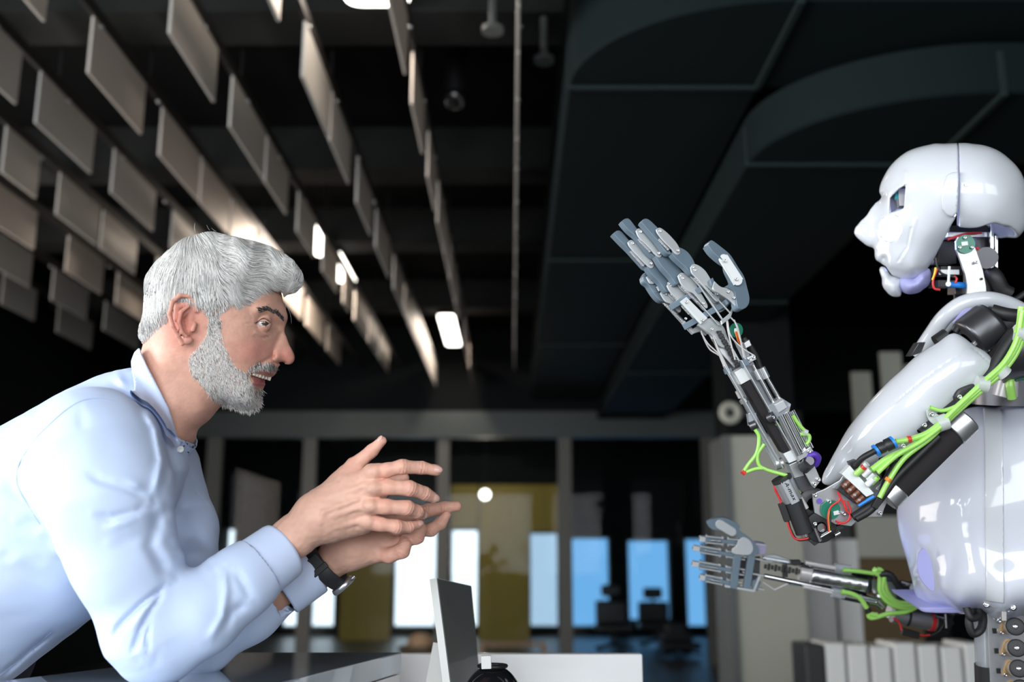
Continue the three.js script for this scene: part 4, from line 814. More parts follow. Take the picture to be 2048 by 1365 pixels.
// ---------------------------------------------------------------- the robot
const RM = {
  shell: phy(lin(.63, .65, .69), .5, 0, { transmission: .1, thickness: 0, clearcoat: 1, clearcoatRoughness: .06, side: THREE.DoubleSide }),
  inner: phy(lin(.5, .5, .85), .6, 0, { transmission: .3, thickness: 0, side: THREE.DoubleSide }),
  pvc: phy(lin(.13, .18, .225), .42, 0, { clearcoat: .15 }), lens: std(lin(.5, .52, .53), .4, .25), alu: std(lin(.62, .63, .65), .32, .85), steel: std(lin(.7, .7, .72), .16, 1), darkSteel: std(lin(.12, .12, .13), .35, .8),
  foam: std(lin(.018, .016, .017), .95), rubber: std(lin(.012, .012, .013), .55), black: std(lin(.02, .02, .022), .45), green: phy(lin(.46, .86, .18), .3, 0, { transmission: .25, thickness: 0, clearcoat: .5 }), pcb: phy(lin(.01, .17, .1), .35, 0, { clearcoat: .4 }),
  clear: phy(lin(.85, .88, .92), .15, 0, { transmission: .75, thickness: 0 }), whitePlastic: std(lin(.72, .74, .74), .4), red: std(lin(.6, .03, .03), .4), yellow: std(lin(.7, .5, .03), .4), blue: std(lin(.02, .22, .7), .35), orange: std(lin(.75, .2, .02), .4), brown: std(lin(.16, .05, .025), .4), violet: std(lin(.08, .03, .35), .5), tie: phy(lin(.7, .74, .72), .35, 0, { transmission: .3, thickness: 0 }),
  silverWire: std(lin(.55, .53, .52), .35, .3),
};
const RBX = C(2010, 1350, 1.66);
const robot = thing('humanoid_robot', 'white shelled humanoid robot with metal hands and green tubes raising one hand', 'robot', V(RBX.x, 0, RBX.z));
const Z = (ox, oy, sc) => (x, y) => [ox + x / sc, oy + y / sc];
const q4 = Z(1200, 420, 4.55), q5 = Z(1660, 260, 3.593), q6 = Z(1380, 640, 2.967), q7 = Z(1580, 580, 2.624), q8 = Z(1370, 1000, 3.0206);
const P3 = (q, D) => (x, y, d = 0) => { const [a, b] = q(x, y); return C(a, b, D - d); };
// plate tilted about a screen axis so that its lower-left edge shows
function plateT(pts, D, th, phi, ax = [-.6, -.8], o = {}) {
  const k = D / FPX, n = pts.length, cx = pts.reduce((s, p) => s + p[0], 0) / n, cy = pts.reduce((s, p) => s + p[1], 0) / n, l = Math.hypot(...ax), u = [ax[0] / l, ax[1] / l], P = [-u[1], u[0]];
  const uW = AX.clone().multiplyScalar(u[0]).addScaledVector(AY, -u[1]), pW = AX.clone().multiplyScalar(P[0]).addScaledVector(AY, -P[1]);
  const nW = AZ.clone().multiplyScalar(Math.cos(phi)).addScaledVector(pW, Math.sin(phi)), vW = pW.clone().multiplyScalar(Math.cos(phi)).addScaledVector(AZ, -Math.sin(phi));
  let m = new THREE.Matrix4().makeBasis(uW, vW, nW); if (m.determinant() < 0) m = new THREE.Matrix4().makeBasis(uW, vW.clone().negate(), nW);
  const sg = new THREE.Vector3().setFromMatrixColumn(m, 1).dot(vW);
  const L = pts.map(([x, y]) => { const dx = (x - cx) * k, dy = (y - cy) * k; return new THREE.Vector2(dx * u[0] + dy * u[1], sg * (dx * P[0] + dy * P[1]) / Math.cos(phi)); });
  const b = Math.min(.0008, th * .3), s = new THREE.Shape(o.smooth === false ? L : new THREE.SplineCurve([...L, L[0]]).getPoints(n * 5).slice(0, -1));
  const g = new THREE.ExtrudeGeometry(s, { depth: Math.max(th - 2 * b, 1e-4), bevelEnabled: true, bevelThickness: b, bevelSize: b, bevelOffset: -b, bevelSegments: 2 });
  g.translate(0, 0, -th + b); return g.applyMatrix4(m.setPosition(C(cx, cy, D)));
}
const sub = (grp, name, geo, mat, label) => part(grp, name, geo, mat, label);
const px = (q, L) => L.map(([x, y]) => q(x, y));
// ---- raised hand
{
  const H = partGroup(robot, 'hand', 'raised grey metal robot hand with springs'), D0 = 1.44, PH2 = .5;
  const f = (arr, D, th, mat, name, o) => sub(H, name, plateT(px(q4, arr), D, th, PH2, undefined, o), mat);
  const scr = (list, D) => { for (const [x, y] of list) sub(H, 'screw', screw(...q4(x, y), D, 3.0), RM.steel); };
  const fingers = [
    { D: 0, tip: [[375, 118], [398, 84], [440, 82], [500, 130], [560, 200], [615, 330], [650, 400], [600, 390], [520, 285]], lens: [[510, 180], [545, 160], [600, 192], [660, 248], [712, 312], [735, 372], [722, 405], [690, 402], [640, 350], [570, 280], [520, 215]], mid: [[650, 405], [700, 345], [745, 345], [805, 380], [850, 440], [872, 500], [880, 580], [830, 580], [770, 520], [690, 450]], base: [[820, 522], [850, 492], [900, 502], [960, 545], [1005, 612], [1040, 690], [1090, 800], [1060, 830], [960, 720], [880, 630], [830, 575]], sp1: [[535, 268], [628, 366]], sp2: [[870, 622], [1030, 772]], rail: [[856, 620], [1120, 1010]], rail2: [[1030, 772], [1190, 945]], sc: [[545, 195], [708, 370], [845, 522], [862, 548], [1062, 768]] },
    { D: .012, tip: [[195, 112], [222, 84], [268, 80], [330, 155], [400, 235], [520, 395], [500, 430], [440, 380], [345, 262], [255, 185]], lens: [[325, 192], [355, 166], [410, 195], [480, 270], [545, 358], [566, 410], [540, 432], [490, 396], [420, 320], [350, 252]], mid: [[500, 425], [570, 378], [640, 425], [705, 500], [755, 572], [740, 640], [690, 680], [640, 610], [560, 520]], base: [[705, 602], [745, 570], [800, 590], [868, 648], [905, 720], [980, 860], [960, 890], [860, 770], [800, 740], [735, 680]], sp1: [[352, 266], [462, 384]], sp2: [[745, 698], [912, 864]], rail: [[735, 690], [1095, 1060]], rail2: [[912, 864], [1080, 1050]], sc: [[370, 200], [535, 395], [725, 600], [752, 622], [938, 852]] },
    { D: .024, tip: [[120, 222], [152, 190], [195, 194], [260, 265], [330, 340], [440, 490], [420, 530], [350, 460], [270, 372], [195, 300]], lens: [[250, 297], [285, 272], [340, 300], [410, 375], [470, 448], [495, 500], [470, 532], [420, 502], [340, 420], [270, 342]], mid: [[420, 522], [490, 480], [560, 535], [625, 605], [660, 660], [640, 730], [600, 745], [540, 660], [470, 590]], base: [[605, 690], [640, 648], [690, 660], [750, 710], [800, 790], [870, 900], [850, 930], [760, 850], [680, 795], [628, 740]], sp1: [[280, 376], [400, 512]], sp2: [[655, 768], [818, 948]], rail: [[640, 760], [985, 1130]], rail2: [[818, 948], [960, 1090]], sc: [[295, 305], [465, 488], [625, 670], [655, 692]] },
    { D: .036, tip: [[388, 612], [425, 560], [470, 566], [505, 640], [530, 720], [500, 760], [440, 690], [398, 655]], lens: [[420, 612], [455, 596], [500, 640], [494, 672], [450, 668]], mid: [[440, 692], [500, 650], [565, 715], [600, 770], [590, 830], [540, 822], [490, 770]], base: [[545, 762], [580, 726], [640, 760], [690, 820], [740, 900], [720, 930], [650, 860], [590, 832]], sp1: [[520, 700], [545, 740]], sp2: [[600, 862], [762, 1022]], rail: [[580, 850], [840, 1135]], rail2: [[762, 1022], [840, 1085]], sc: [[468, 628], [595, 768], [780, 990]] },
  ];
  for (const g of fingers) {
    const D = D0 + g.D, p = P3(q4, D);
    f(g.tip, D, .011, RM.pvc, 'fingertip_block'); f(g.mid, D + .001, .011, RM.pvc, 'finger_block');
    f(g.lens, D - .003, .0025, RM.lens, 'finger_plate'); f(g.base, D - .003, .0025, RM.lens, 'knuckle_plate'); f(g.base.map(([x, y]) => [x - 22, y + 18]), D + .012, .0025, RM.lens, 'knuckle_plate');
    for (const s of [g.sp1, g.sp2]) { const a = p(...s[0], .003), b = p(...s[1], .003), n = Math.max(5, Math.round(a.distanceTo(b) / .0013)); sub(H, 'spring', spring(a, b, .0026, .0005, n), RM.steel); }
    sub(H, 'guide_rail', [bar(p(...g.rail[0], -.004), p(...g.rail[1], -.006), .002, .006), bar(p(...g.rail2[0], .002), p(...g.rail2[1], .0), .0018, .005)], RM.lens);
    scr(g.sc, D - .004);
  }
  // thumb
  f([[978, 325], [1003, 282], [1030, 280], [1100, 328], [1190, 400], [1230, 470], [1200, 500], [1150, 485], [1085, 442], [1020, 385]], D0 - .014, .014, RM.pvc, 'thumb_block');
  f([[1180, 385], [1215, 420], [1275, 520], [1325, 600], [1348, 700], [1364, 800], [1345, 868], [1290, 905], [1238, 888], [1225, 800], [1210, 740], [1140, 700], [1185, 672], [1215, 640], [1170, 520]], D0 - .012, .014, RM.pvc, 'thumb_block');
  sub(H, 'thumb_plate', plateT(px(q4, capsuleOutline(1130, 447, 1252, 640, 46, 48)), D0 - .016, .003, .3), RM.whitePlastic);
  f([[1040, 650], [1100, 700], [1200, 718], [1280, 750], [1322, 820], [1302, 872], [1250, 886], [1180, 822], [1100, 770], [1020, 725]], D0 - .018, .003, RM.lens, 'thumb_plate');
  scr([[1138, 462], [1242, 630], [1218, 800], [1165, 745]], D0 - .02);
  // palm
  const p = P3(q4, D0 + .01);
  for (const [a, b] of [[[640, 890], [1035, 650]], [[760, 1070], [1200, 815]]]) sub(H, 'palm_bar', bar(p(...a, -.016), p(...b, .004), .0085, .009), RM.pvc);
  f([[732, 832], [790, 792], [988, 985], [920, 1036]], D0 + .002, .004, RM.whitePlastic, 'palm_cover', { smooth: false });
  scr([[785, 838], [935, 1003], [1018, 1085]], D0 - .001);
  f([[1090, 1010], [1185, 940], [1240, 850], [1215, 930], [1190, 985], [1100, 1045]], D0 - .006, .003, RM.lens, 'palm_edge', { smooth: false });
  f([[745, 1035], [850, 1125], [915, 1105], [975, 1140], [990, 1110], [900, 1050], [840, 1085], [770, 1010]], D0 + .03, .004, RM.lens, 'palm_edge', { smooth: false });
  f([[880, 1045], [1000, 985], [1080, 1010], [1140, 1070], [1170, 1160], [1200, 1240], [1130, 1255], [1070, 1225], [1035, 1150], [960, 1100]], D0 + .012, .004, RM.lens, 'wrist_plate');
  f([[985, 800], [1060, 720], [1160, 790], [1180, 860], [1100, 930], [1040, 900]], D0 + .018, .004, RM.lens, 'palm_plate');
  f([[1000, 640], [1030, 615], [1050, 660], [1015, 690]], D0 - .008, .006, RM.pvc, 'bracket', { smooth: false }); f([[1145, 815], [1180, 785], [1200, 830], [1165, 855]], D0 - .01, .006, RM.pvc, 'bracket', { smooth: false });
  const w = P3(q4, D0);
  sub(H, 'tendon_cable', tube([w(920, 1100, -.02), w(950, 1180, -.02), w(1000, 1270, -.02), w(1100, 1340, -.015), w(1140, 1420, -.01)], .0012), RM.silverWire);
  sub(H, 'tendon_cable', tube([w(1035, 1150), w(1060, 1240), w(1090, 1330), w(1130, 1430)], .0012), RM.silverWire);
  sub(H, 'tendon_cable', tube([w(1150, 980), w(1165, 1100), w(1195, 1230), w(1230, 1365)], .0012), RM.silverWire);
  sub(H, 'tendon_cable', tube([w(1180, 970), w(1240, 1040), w(1280, 1180), w(1325, 1365)], .0012), RM.silverWire);
}
// ---- raised forearm
{
  const A = partGroup(robot, 'forearm', 'raised metal forearm with pistons and black foam core'), D = 1.455, p = P3(q6, D), S = (n, g, m) => sub(A, n, g, m);
  const quad = (L, d, th, m, n) => S(n, plate(px(q6, L), D - d, th), m);
  quad([[95, 55], [150, 40], [235, 130], [300, 245], [262, 285], [190, 205], [130, 120]], 0, .004, RM.alu, 'wrist_plate');
  quad([[140, 110], [170, 170], [215, 290], [265, 300], [310, 290], [270, 210], [200, 130]], -.012, .003, RM.darkSteel, 'wrist_plate');
  for (let i = 0; i < 12; i++) { const a = p(mixn(172, 288, i / 12), mixn(72, 278, i / 12), .006), b = p(mixn(172, 288, (i + .8) / 12), mixn(72, 278, (i + .8) / 12), .006); S('chain_link', [bar(a, b, i % 2 ? .0075 : .0055, .003), rod(a.clone().addScaledVector(AX, -.0035), a.clone().addScaledVector(AX, .0035), .0016, .0016, 8)], RM.black); }
  quad([[262, 312], [322, 280], [358, 355], [303, 385]], .01, .022, RM.whitePlastic, 'end_cap');
  quad([[315, 385], [357, 362], [592, 772], [553, 792]], .012, .026, RM.foam, 'foam_core');
  quad([[553, 796], [600, 776], [638, 832], [588, 852]], .012, .024, RM.whitePlastic, 'end_cap');
  quad([[588, 862], [642, 838], [678, 926], [622, 942]], .01, .024, RM.alu, 'elbow_block'); quad([[622, 945], [684, 924], [738, 1002], [690, 1032], [655, 1020]], .009, .024, RM.darkSteel, 'elbow_block');
  for (const [a, b, d] of [[[200, 270], [548, 880], .014], [[300, 240], [642, 840], .016], [[135, 110], [235, 320], .008]]) S('side_rail', bar(p(...a, d), p(...b, d), .0022, .012), RM.alu);
  quad([[262, 130], [332, 162], [500, 500], [455, 520]], .006, .003, RM.clear, 'clear_plate'); quad([[225, 300], [248, 295], [560, 870], [545, 880]], -.004, .003, RM.clear, 'clear_plate');
  // right pistons
  for (const [a, b, r, d] of [[[372, 268], [500, 505], .0035, .012], [[432, 300], [535, 480], .003, .006]]) S('piston_rod', rod(p(...a, d), p(...b, d), r), RM.steel);
  for (const [a, b, r, d] of [[[535, 565], [650, 800], .0062, .02], [[565, 545], [682, 782], .0055, .012], [[598, 540], [712, 765], .0058, .004]]) { S('piston_cylinder', rod(p(...a, d), p(...b, d), r), RM.steel); }
  for (const [a, b] of [[[385, 300], [412, 352]], [[425, 285], [455, 345]]]) S('rod_collar', rod(p(...a, .012), p(...b, .012), .0052), RM.alu);
  quad([[465, 512], [540, 462], [600, 500], [590, 545], [520, 590], [480, 560]], .024, .022, RM.clear, 'piston_clamp'); quad([[500, 505], [555, 478], [580, 520], [525, 555]], .026, .006, RM.alu, 'piston_clamp');
  quad([[632, 805], [715, 755], [738, 785], [650, 838]], .024, .022, RM.alu, 'piston_foot');
  quad([[300, 245], [345, 228], [355, 265], [312, 285]], .018, .012, RM.pvc, 'clamp_bracket'); quad([[335, 225], [382, 205], [395, 235], [350, 258]], .018, .012, RM.alu, 'clamp_bracket'); quad([[203, 295], [245, 285], [255, 308], [215, 325]], .012, .01, RM.pvc, 'clamp_bracket'); quad([[320, 140], [352, 118], [366, 152], [332, 170]], .016, .012, RM.alu, 'clamp_bracket');
  for (const [x, y, d] of [[355, 235, .019], [378, 222, .019], [492, 580, .028], [375, 625, .01], [708, 782, .026], [585, 508, .02]]) S('screw', screw(...q6(x, y), D - d, 3.6), RM.steel);
  S('knob', [rod(p(470, 585, .02), p(500, 570, .026), .007), rod(p(355, 635, .008), p(392, 620, .01), .0065)], RM.darkSteel);
  // left piston
  S('piston_rod', rod(p(285, 420, .004), p(365, 575, .004), .0032), RM.steel); S('piston_cylinder', rod(p(362, 570, .004), p(530, 868, .004), .0058), RM.clear); S('piston_core', rod(p(375, 600, .004), p(525, 862, .004), .0034), RM.steel);
  quad([[345, 562], [392, 552], [405, 610], [355, 632]], .01, .014, RM.clear, 'piston_clamp'); S('rod_collar', rod(p(312, 470, .004), p(325, 490, .004), .006), RM.alu); S('piston_foot', rod(p(505, 860, .004), p(548, 850, .004), .008), RM.alu); S('rod_sleeve', rod(p(285, 420, .004), p(305, 460, .004), .0048), RM.silverWire);
  // sensor board with wires
  const bc = p(272, 62, .004); S('circuit_board', rod(bc, bc.clone().addScaledVector(AZ, .0018).addScaledVector(AX, .0006), .0105, .0105, 28), RM.pcb); S('board_chip', plate(px(q6, [[258, 52], [285, 48], [288, 78], [262, 80]]), D - .007, .002), RM.whitePlastic);
  for (const [m, o] of [[RM.red, 0], [RM.yellow, 6], [RM.orange, -6], [RM.whitePlastic, 11]]) S('sensor_wire', tube([p(274 + o, 70, .008), p(282 + o, 100, .01), p(294 + o, 132, .008), p(330 + o, 160, .002)], .0009), m);
  S('cable_bundle', tube([p(318, 110, .0), p(365, 170, .0), p(395, 225, -.002), p(425, 300, -.004), p(455, 345, -.006)], .004), RM.rubber);
  for (const L of [[[68, 80], [105, 140], [180, 215], [215, 290]], [[222, 0], [240, 90], [300, 160], [385, 215]], [[262, 0], [290, 80], [320, 225]], [[140, 105], [175, 190], [225, 305]], [[180, 210], [225, 310], [300, 440]]]) S('tendon_cable', tube(L.map(([x, y]) => p(x, y, .016)), .0011), RM.silverWire);
  // green air tubes
  for (const L of [[[385, 650], [408, 690], [395, 790], [345, 860], [315, 905]], [[440, 738], [402, 800], [410, 862], [450, 888], [575, 925]], [[332, 905], [390, 885], [440, 882]], [[512, 615], [560, 655], [630, 678], [705, 685], [708, 715], [690, 740]], [[612, 568], [650, 625], [690, 668]], [[575, 922], [610, 975], [652, 1032]]]) S('air_tube', tube(L.map(([x, y]) => p(x, y, .012)), .0027), RM.green);
  S('tube_fitting', [rod(p(308, 898, .012), p(328, 915, .012), .0034)], RM.red); S('tube_fitting', [rod(p(530, 632, .012), p(545, 648, .012), .0036), rod(p(672, 660, .012), p(695, 672, .012), .0042)], RM.tie);
  // elbow bracket and hardware
  quad([[645, 848], [672, 838], [725, 866], [742, 872], [778, 955], [740, 1002], [722, 985], [695, 935]], .022, .004, RM.alu, 'elbow_bracket');
  for (const [x, y] of [[738, 975], [762, 948]]) S('screw', screw(...q6(x, y), D - .0235, 4.2), RM.steel);
  S('elbow_pivot', [rod(p(672, 880, .02), p(705, 850, .03), .009), rod(p(700, 845, .018), p(712, 838, .03), .006)], RM.darkSteel); S('violet_hose', tube([p(690, 830, .02), p(735, 800, .026), p(758, 820, .024), p(742, 858, .018), p(705, 862, .014)], .005), RM.violet);
  // motor
  S('motor_can', lathe([[0, 0], [.0135, 0], [.0145, .03], [.0145, .97], [.0135, 1], [0, 1]], p(610, 1072, .012), p(548, 950, .012)), RM.alu); S('motor_cap', rod(p(550, 956, .012), p(540, 936, .012), .0147, .0147, 24), RM.black);
  S('motor_gearbox', rod(p(680, 1262, .012), p(611, 1076, .012), .0128, .0128, 24), RM.black); S('motor_shaft', rod(p(690, 1285, .012), p(679, 1260, .012), .005), RM.steel);
  { // printed name on the motor
    const cv = document.createElement('canvas'); cv.width = 128; cv.height = 64; const c2 = cv.getContext('2d'); c2.fillStyle = '#b9bcc0'; c2.fillRect(0, 0, 128, 64); c2.fillStyle = '#26282b'; c2.font = 'italic bold 34px sans-serif'; c2.fillText('A-max', 8, 42);
    const tx = new THREE.CanvasTexture(cv); tx.colorSpace = THREE.SRGBColorSpace; const a = p(608, 1070, .012), b = p(552, 958, .012), y = b.clone().sub(a).normalize(), x = y.clone().cross(AZ).normalize(), n = x.clone().cross(y);
    const g = new THREE.CylinderGeometry(.01468, .01468, .034, 16, 1, true, -.45, .9), uv = g.attributes.uv; for (let i = 0; i < uv.count; i++) uv.setXY(i, 1 - uv.getY(i), uv.getX(i));
    g.applyMatrix4(new THREE.Matrix4().makeBasis(x, y, n).setPosition(a.clone().add(b).multiplyScalar(.5))); S('motor_label', g, std(lin(1, 1, 1), .35, .5, { map: tx }));
  }
  S('motor_wire', tube([p(497, 965, .012), p(505, 1010, .012), p(530, 1060, .012), p(540, 1100, .012)], .0014), RM.red); S('wire_connector', bar(p(540, 1090, .013), p(578, 1195, .013), .009, .007), RM.rubber);
  S('motor_wire', tube([p(575, 1190, .013), p(590, 1240, .013), p(625, 1300, .013), p(690, 1300, .013), p(715, 1285, .013)], .0014), RM.red); S('motor_wire', tube([p(582, 1190, .011), p(600, 1250, .011), p(640, 1308, .011), p(700, 1305, .011)], .0013), RM.black);
  S('strut', rod(p(648, 1050, .012), p(690, 1120, .012), .004), RM.silverWire);
}
// ---- elbow and upper arm
{
  const A = partGroup(robot, 'upper_arm', 'white shelled upper arm with green tubes and black sleeves'), D = 1.47, p = P3(q7, D), S = (n, g, m, l) => sub(A, n, g, m, l);
  const quad = (L, d, th, m, n) => S(n, plate(px(q7, L), D - d, th), m);
  const out = [[160, 1030, 22], [175, 965, 25], [225, 870, 40], [262, 800, 50], [300, 735, 70], [370, 645, 90], [470, 530, 110], [590, 415, 120], [690, 325, 110], [770, 278, 90], [850, 228, 60], [885, 236, 60], [965, 295, 80], [1062, 402, 70], [1010, 480, 90], [920, 570, 100], [830, 670, 100], [720, 775, 100], [580, 870, 90], [420, 930, 70], [310, 985, 50], [215, 1040, 30]];
  const Sa = relief(out, [[300, 880, 55], [450, 740, 115], [600, 600, 150], [750, 480, 160], [880, 380, 140], [960, 360, 110], [560, 780, 110], [700, 680, 135]], 12, 8, [100, 180, 1120, 1100]);
  const fA = PF(...q7(600, 600), D, 600, 600, 2.624), mz = fA.m, toA = fA.to, box = new THREE.Box3();
  for (const t of [-220, 220]) for (const [x, y] of [[120, 180], [1100, 1090], [120, 1090], [1100, 180]]) box.expandByPoint(fA.at(x, y, t));
  S('arm_shell', nets(w => { const [x, y, t] = toA(w), g = -4 * Math.exp(-((segDist(x, y, [[560, 590], [700, 470], [940, 300], [1050, 400]]) / 5) ** 2)); return reliefD(Sa, x, y, t, g) * mz; }, box.min, box.max, .0035, { safety: 2.6 }), RM.shell);
  // elbow plate
  quad([[118, 1072], [180, 1048], [262, 1000], [330, 892], [450, 990], [535, 1060], [495, 1150], [482, 1192], [370, 1197], [322, 1242], [240, 1232], [130, 1172]], .034, .005, RM.alu, 'elbow_plate');
  const zf = D - .036;
  S('purple_mark', rod(C(...q7(155, 1110), zf), C(...q7(155, 1110), zf - .0008), .0037, .0037, 20), RM.violet);
  S('circuit_board', plate(px(q7, [[165, 1130], [195, 1108], [235, 1108], [262, 1140], [255, 1185], [225, 1205], [185, 1198], [163, 1170]]), zf - .002, .0016, { smooth: true }), RM.pcb); S('board_chip', plate(px(q7, [[228, 1165], [255, 1158], [258, 1180], [232, 1186]]), zf - .0045, .002), RM.whitePlastic);
  for (const [x, y] of [[132, 1078], [292, 972], [472, 1172], [392, 1082], [282, 1175], [250, 1170], [130, 1228], [205, 1112]]) S('screw', screw(...q7(x, y), zf, 4.4), RM.steel);
  // valve block: pale bar and four brown valves
  quad([[272, 968], [315, 924], [442, 1070], [402, 1088]], .052, .014, RM.whitePlastic, 'valve_bar'); quad([[246, 1048], [308, 985], [418, 1082], [350, 1128]], .046, .012, RM.black, 'valve_block'); quad([[308, 905], [345, 892], [372, 925], [330, 950]], .04, .01, RM.darkSteel, 'valve_bracket');
  for (let i = 0; i < 4; i++) { const x = 292 + i * 24, y = 1020 + i * 27; const c = C(...q7(x, y), D - .047); S('valve_coil', rod(c.clone().addScaledVector(AX, -.0045).addScaledVector(AY, -.0045), c.clone().addScaledVector(AX, .0055).addScaledVector(AY, .004).addScaledVector(AZ, .0005), .0042, .0042, 14), RM.brown); S('valve_pin', rod(c.clone().addScaledVector(AZ, .003).addScaledVector(AX, -.002), c.clone().addScaledVector(AZ, .0055).addScaledVector(AX, -.0015), .0018), RM.silverWire); }
  // sprocket and clevis under the elbow
  const gc = C(...q7(150, 1240), D - .02); S('sprocket', lathe([[.008, 0], [.021, 0], [.0225, .2], [.0225, .8], [.021, 1], [.008, 1]], gc, gc.clone().addScaledVector(AZ, .012), 30), RM.rubber); S('sprocket_hub', rod(gc, gc.clone().addScaledVector(AZ, .014), .006), RM.steel);
  const g2 = C(...q7(110, 1120), D - .012); S('sprocket', lathe([[.01, 0], [.022, 0], [.0235, .5], [.022, 1], [.01, 1]], g2, g2.clone().addScaledVector(AZ, .014), 30), RM.black);
  quad([[100, 1320], [130, 1345], [160, 1325], [240, 1270], [290, 1250], [270, 1235], [200, 1260], [140, 1290]], .03, .01, RM.black, 'clevis'); S('clevis_pin', [rod(p(130, 1250, .04), p(160, 1320, .04), .0022), rod(p(160, 1300, .042), p(215, 1268, .042), .0022), rod(p(236, 1290, .04), p(262, 1276, .04), .0035)], RM.steel);
  // foam sleeve with silver ends
  S('foam_sleeve', rod(p(552, 1042, .03), p(850, 748, .03), .0205, .0205, 28), RM.foam); S('sleeve_end', lathe([[0, 0], [.02, 0], [.0215, .1], [.0215, .9], [.02, 1], [0, 1]], p(498, 1100, .03), p(560, 1036, .03)), RM.alu); S('sleeve_end', lathe([[0, 0], [.0225, 0], [.024, .08], [.024, .92], [.022, 1], [0, 1]], p(842, 752, .03), p(922, 672, .03)), RM.alu);
  // braided black cables
  const braid = (L, r, d) => S('braided_cable', tube(L.map(([x, y]) => p(x, y, d)), r, L.length * 10, 10), RM.rubber);
  braid([[330, 1195], [400, 1150], [470, 1100], [510, 1000], [570, 900], [660, 820], [780, 740]], .006, .052); braid([[345, 1205], [420, 1160], [490, 1080], [560, 985], [660, 885], [780, 770]], .005, .056); braid([[690, 760], [760, 700], [880, 600], [1000, 500], [1060, 420], [1120, 320], [1190, 220]], .0085, .05); braid([[480, 910], [520, 895], [560, 890]], .008, .05);
  // green tube bundle
  const gt = (L, r = .0031, d = .062) => S('air_tube', tube(L.map(([x, y]) => p(x, y, d)), r, L.length * 9, 8), RM.green);
  gt([[430, 945], [520, 880], [610, 840], [760, 740], [850, 650], [1000, 512], [1120, 400], [1195, 280], [1230, 110]], .0045, .064); gt([[555, 797], [640, 782], [720, 752], [800, 690], [870, 620], [1010, 490], [1125, 380], [1190, 260], [1220, 110]], .004, .066); gt([[470, 1092], [520, 1000], [600, 885], [740, 775], [850, 665], [1010, 525], [1135, 410], [1205, 300], [1240, 150]], .0038, .062); gt([[735, 618], [800, 634], [870, 612], [950, 562], [1000, 520]], .0028, .066); gt([[460, 960], [560, 870], [690, 795], [790, 720]], .0035, .068); gt([[1190, 230], [1205, 180], [1215, 90]], .005, .06);
  for (const [a, b] of [[[770, 708], [822, 690]], [[975, 492], [1032, 500]], [[1100, 420], [1125, 445]], [[1180, 222], [1222, 232]]]) S('tube_clip', rod(p(...a, .06), p(...b, .06), .0115, .0115, 18), RM.tie);
  S('tube_clip', plate(px(q7, [[716, 640], [735, 622], [770, 650], [830, 690], [832, 722], [790, 728], [735, 690]]), D - .058, .003, { smooth: true }), RM.tie);
  for (const [x, y] of [[742, 653], [704, 710], [592, 820], [888, 562]]) S('screw', screw(...q7(x, y), D - .062, 5), RM.steel);
  S('cable_cover', plate(px(q7, [[865, 562], [888, 522], [958, 496], [985, 508], [930, 572], [884, 602]]), D - .058, .012, { smooth: true, bevel: .004 }), RM.black);
  S('tube_mark', rod(p(616, 786, .067), p(634, 783, .067), .0047), RM.red); S('tube_mark', rod(p(510, 1005, .063), p(520, 990, .063), .0047), RM.orange);
  // push-in connector
  S('tube_connector', lathe([[0, 0], [.006, 0], [.008, .1], [.008, .42], [.0065, .48], [.009, .55], [.009, .9], [.006, 1], [0, 1]], p(455, 842, .066), p(545, 800, .066)), RM.black); S('connector_ring', [rod(p(447, 848, .066), p(458, 841, .066), .009), rod(p(533, 806, .066), p(545, 799, .066), .0095)], RM.blue); S('black_hose', tube([p(342, 925, .05), p(380, 884, .06), p(450, 844, .066)], .0042), RM.rubber);
  for (const [x, y, m] of [[372, 945, RM.red], [400, 960, RM.whitePlastic], [425, 985, RM.tie], [385, 930, RM.tie], [360, 955, RM.green], [440, 1000, RM.green], [420, 1010, RM.whitePlastic]]) S('tube_fitting', rod(p(x - 14, y + 14, .056), p(x + 20, y - 18, .062), .0045), m);
  S('signal_wire', tube([p(360, 1135, .058), p(400, 1110, .06), p(440, 1085, .06)], .0022), RM.blue); S('wire_connector', bar(p(440, 1145, .062), p(470, 1095, .062), .009, .007), RM.rubber);
  for (const [L, m] of [[[[250, 1060], [262, 1100], [215, 1140], [200, 1180], [205, 1270]], RM.red], [[[205, 1160], [200, 1200], [206, 1268]], RM.yellow], [[[210, 1162], [212, 1210], [210, 1240]], RM.black], [[[285, 1105], [290, 1150], [320, 1190], [285, 1225], [240, 1215]], RM.red], [[[300, 1110], [318, 1160], [300, 1215], [250, 1230]], RM.red], [[[255, 1068], [280, 1120], [300, 1150]], RM.red]]) S('signal_wire', tube(L.map(([x, y]) => p(x, y, .044)), .0014), m);
  // shoulder hardware
  const k = P3(q7, 1.5); S('shoulder_disc', lathe([[.012, 0], [.03, 0], [.032, .15], [.032, .85], [.03, 1], [.012, 1]], k(930, 265), k(1062, 160)), RM.darkSteel); S('shoulder_bar', [bar(k(958, 290, .02), k(1078, 190, .02), .006, .008), bar(k(1000, 285, .012), k(1085, 200, .012), .012, .01)], RM.alu);
  S('shoulder_plate', plate(px(q7, [[1000, 300], [1060, 260], [1120, 280], [1150, 330], [1080, 400], [1040, 390]]), 1.5, .005), RM.alu); S('washer', screw(...q7(1044, 326), 1.494, 7.5), RM.steel);
  S('shoulder_plate', plate(px(q7, [[860, 170], [920, 95], [1040, 85], [1050, 150], [940, 200], [900, 240]]), 1.56, .006), RM.inner); S('shoulder_sleeve', rod(k(1070, 390, .03), k(1185, 240, .03), .014), RM.foam);
  S('shoulder_hose', tube([k(865, 225), k(920, 150), k(1000, 108), k(1060, 120)], .005), RM.rubber); S('shoulder_hose', tube([k(1060, 110, .01), k(1140, 130, .02), k(1228, 140, .02)], .01), RM.rubber);
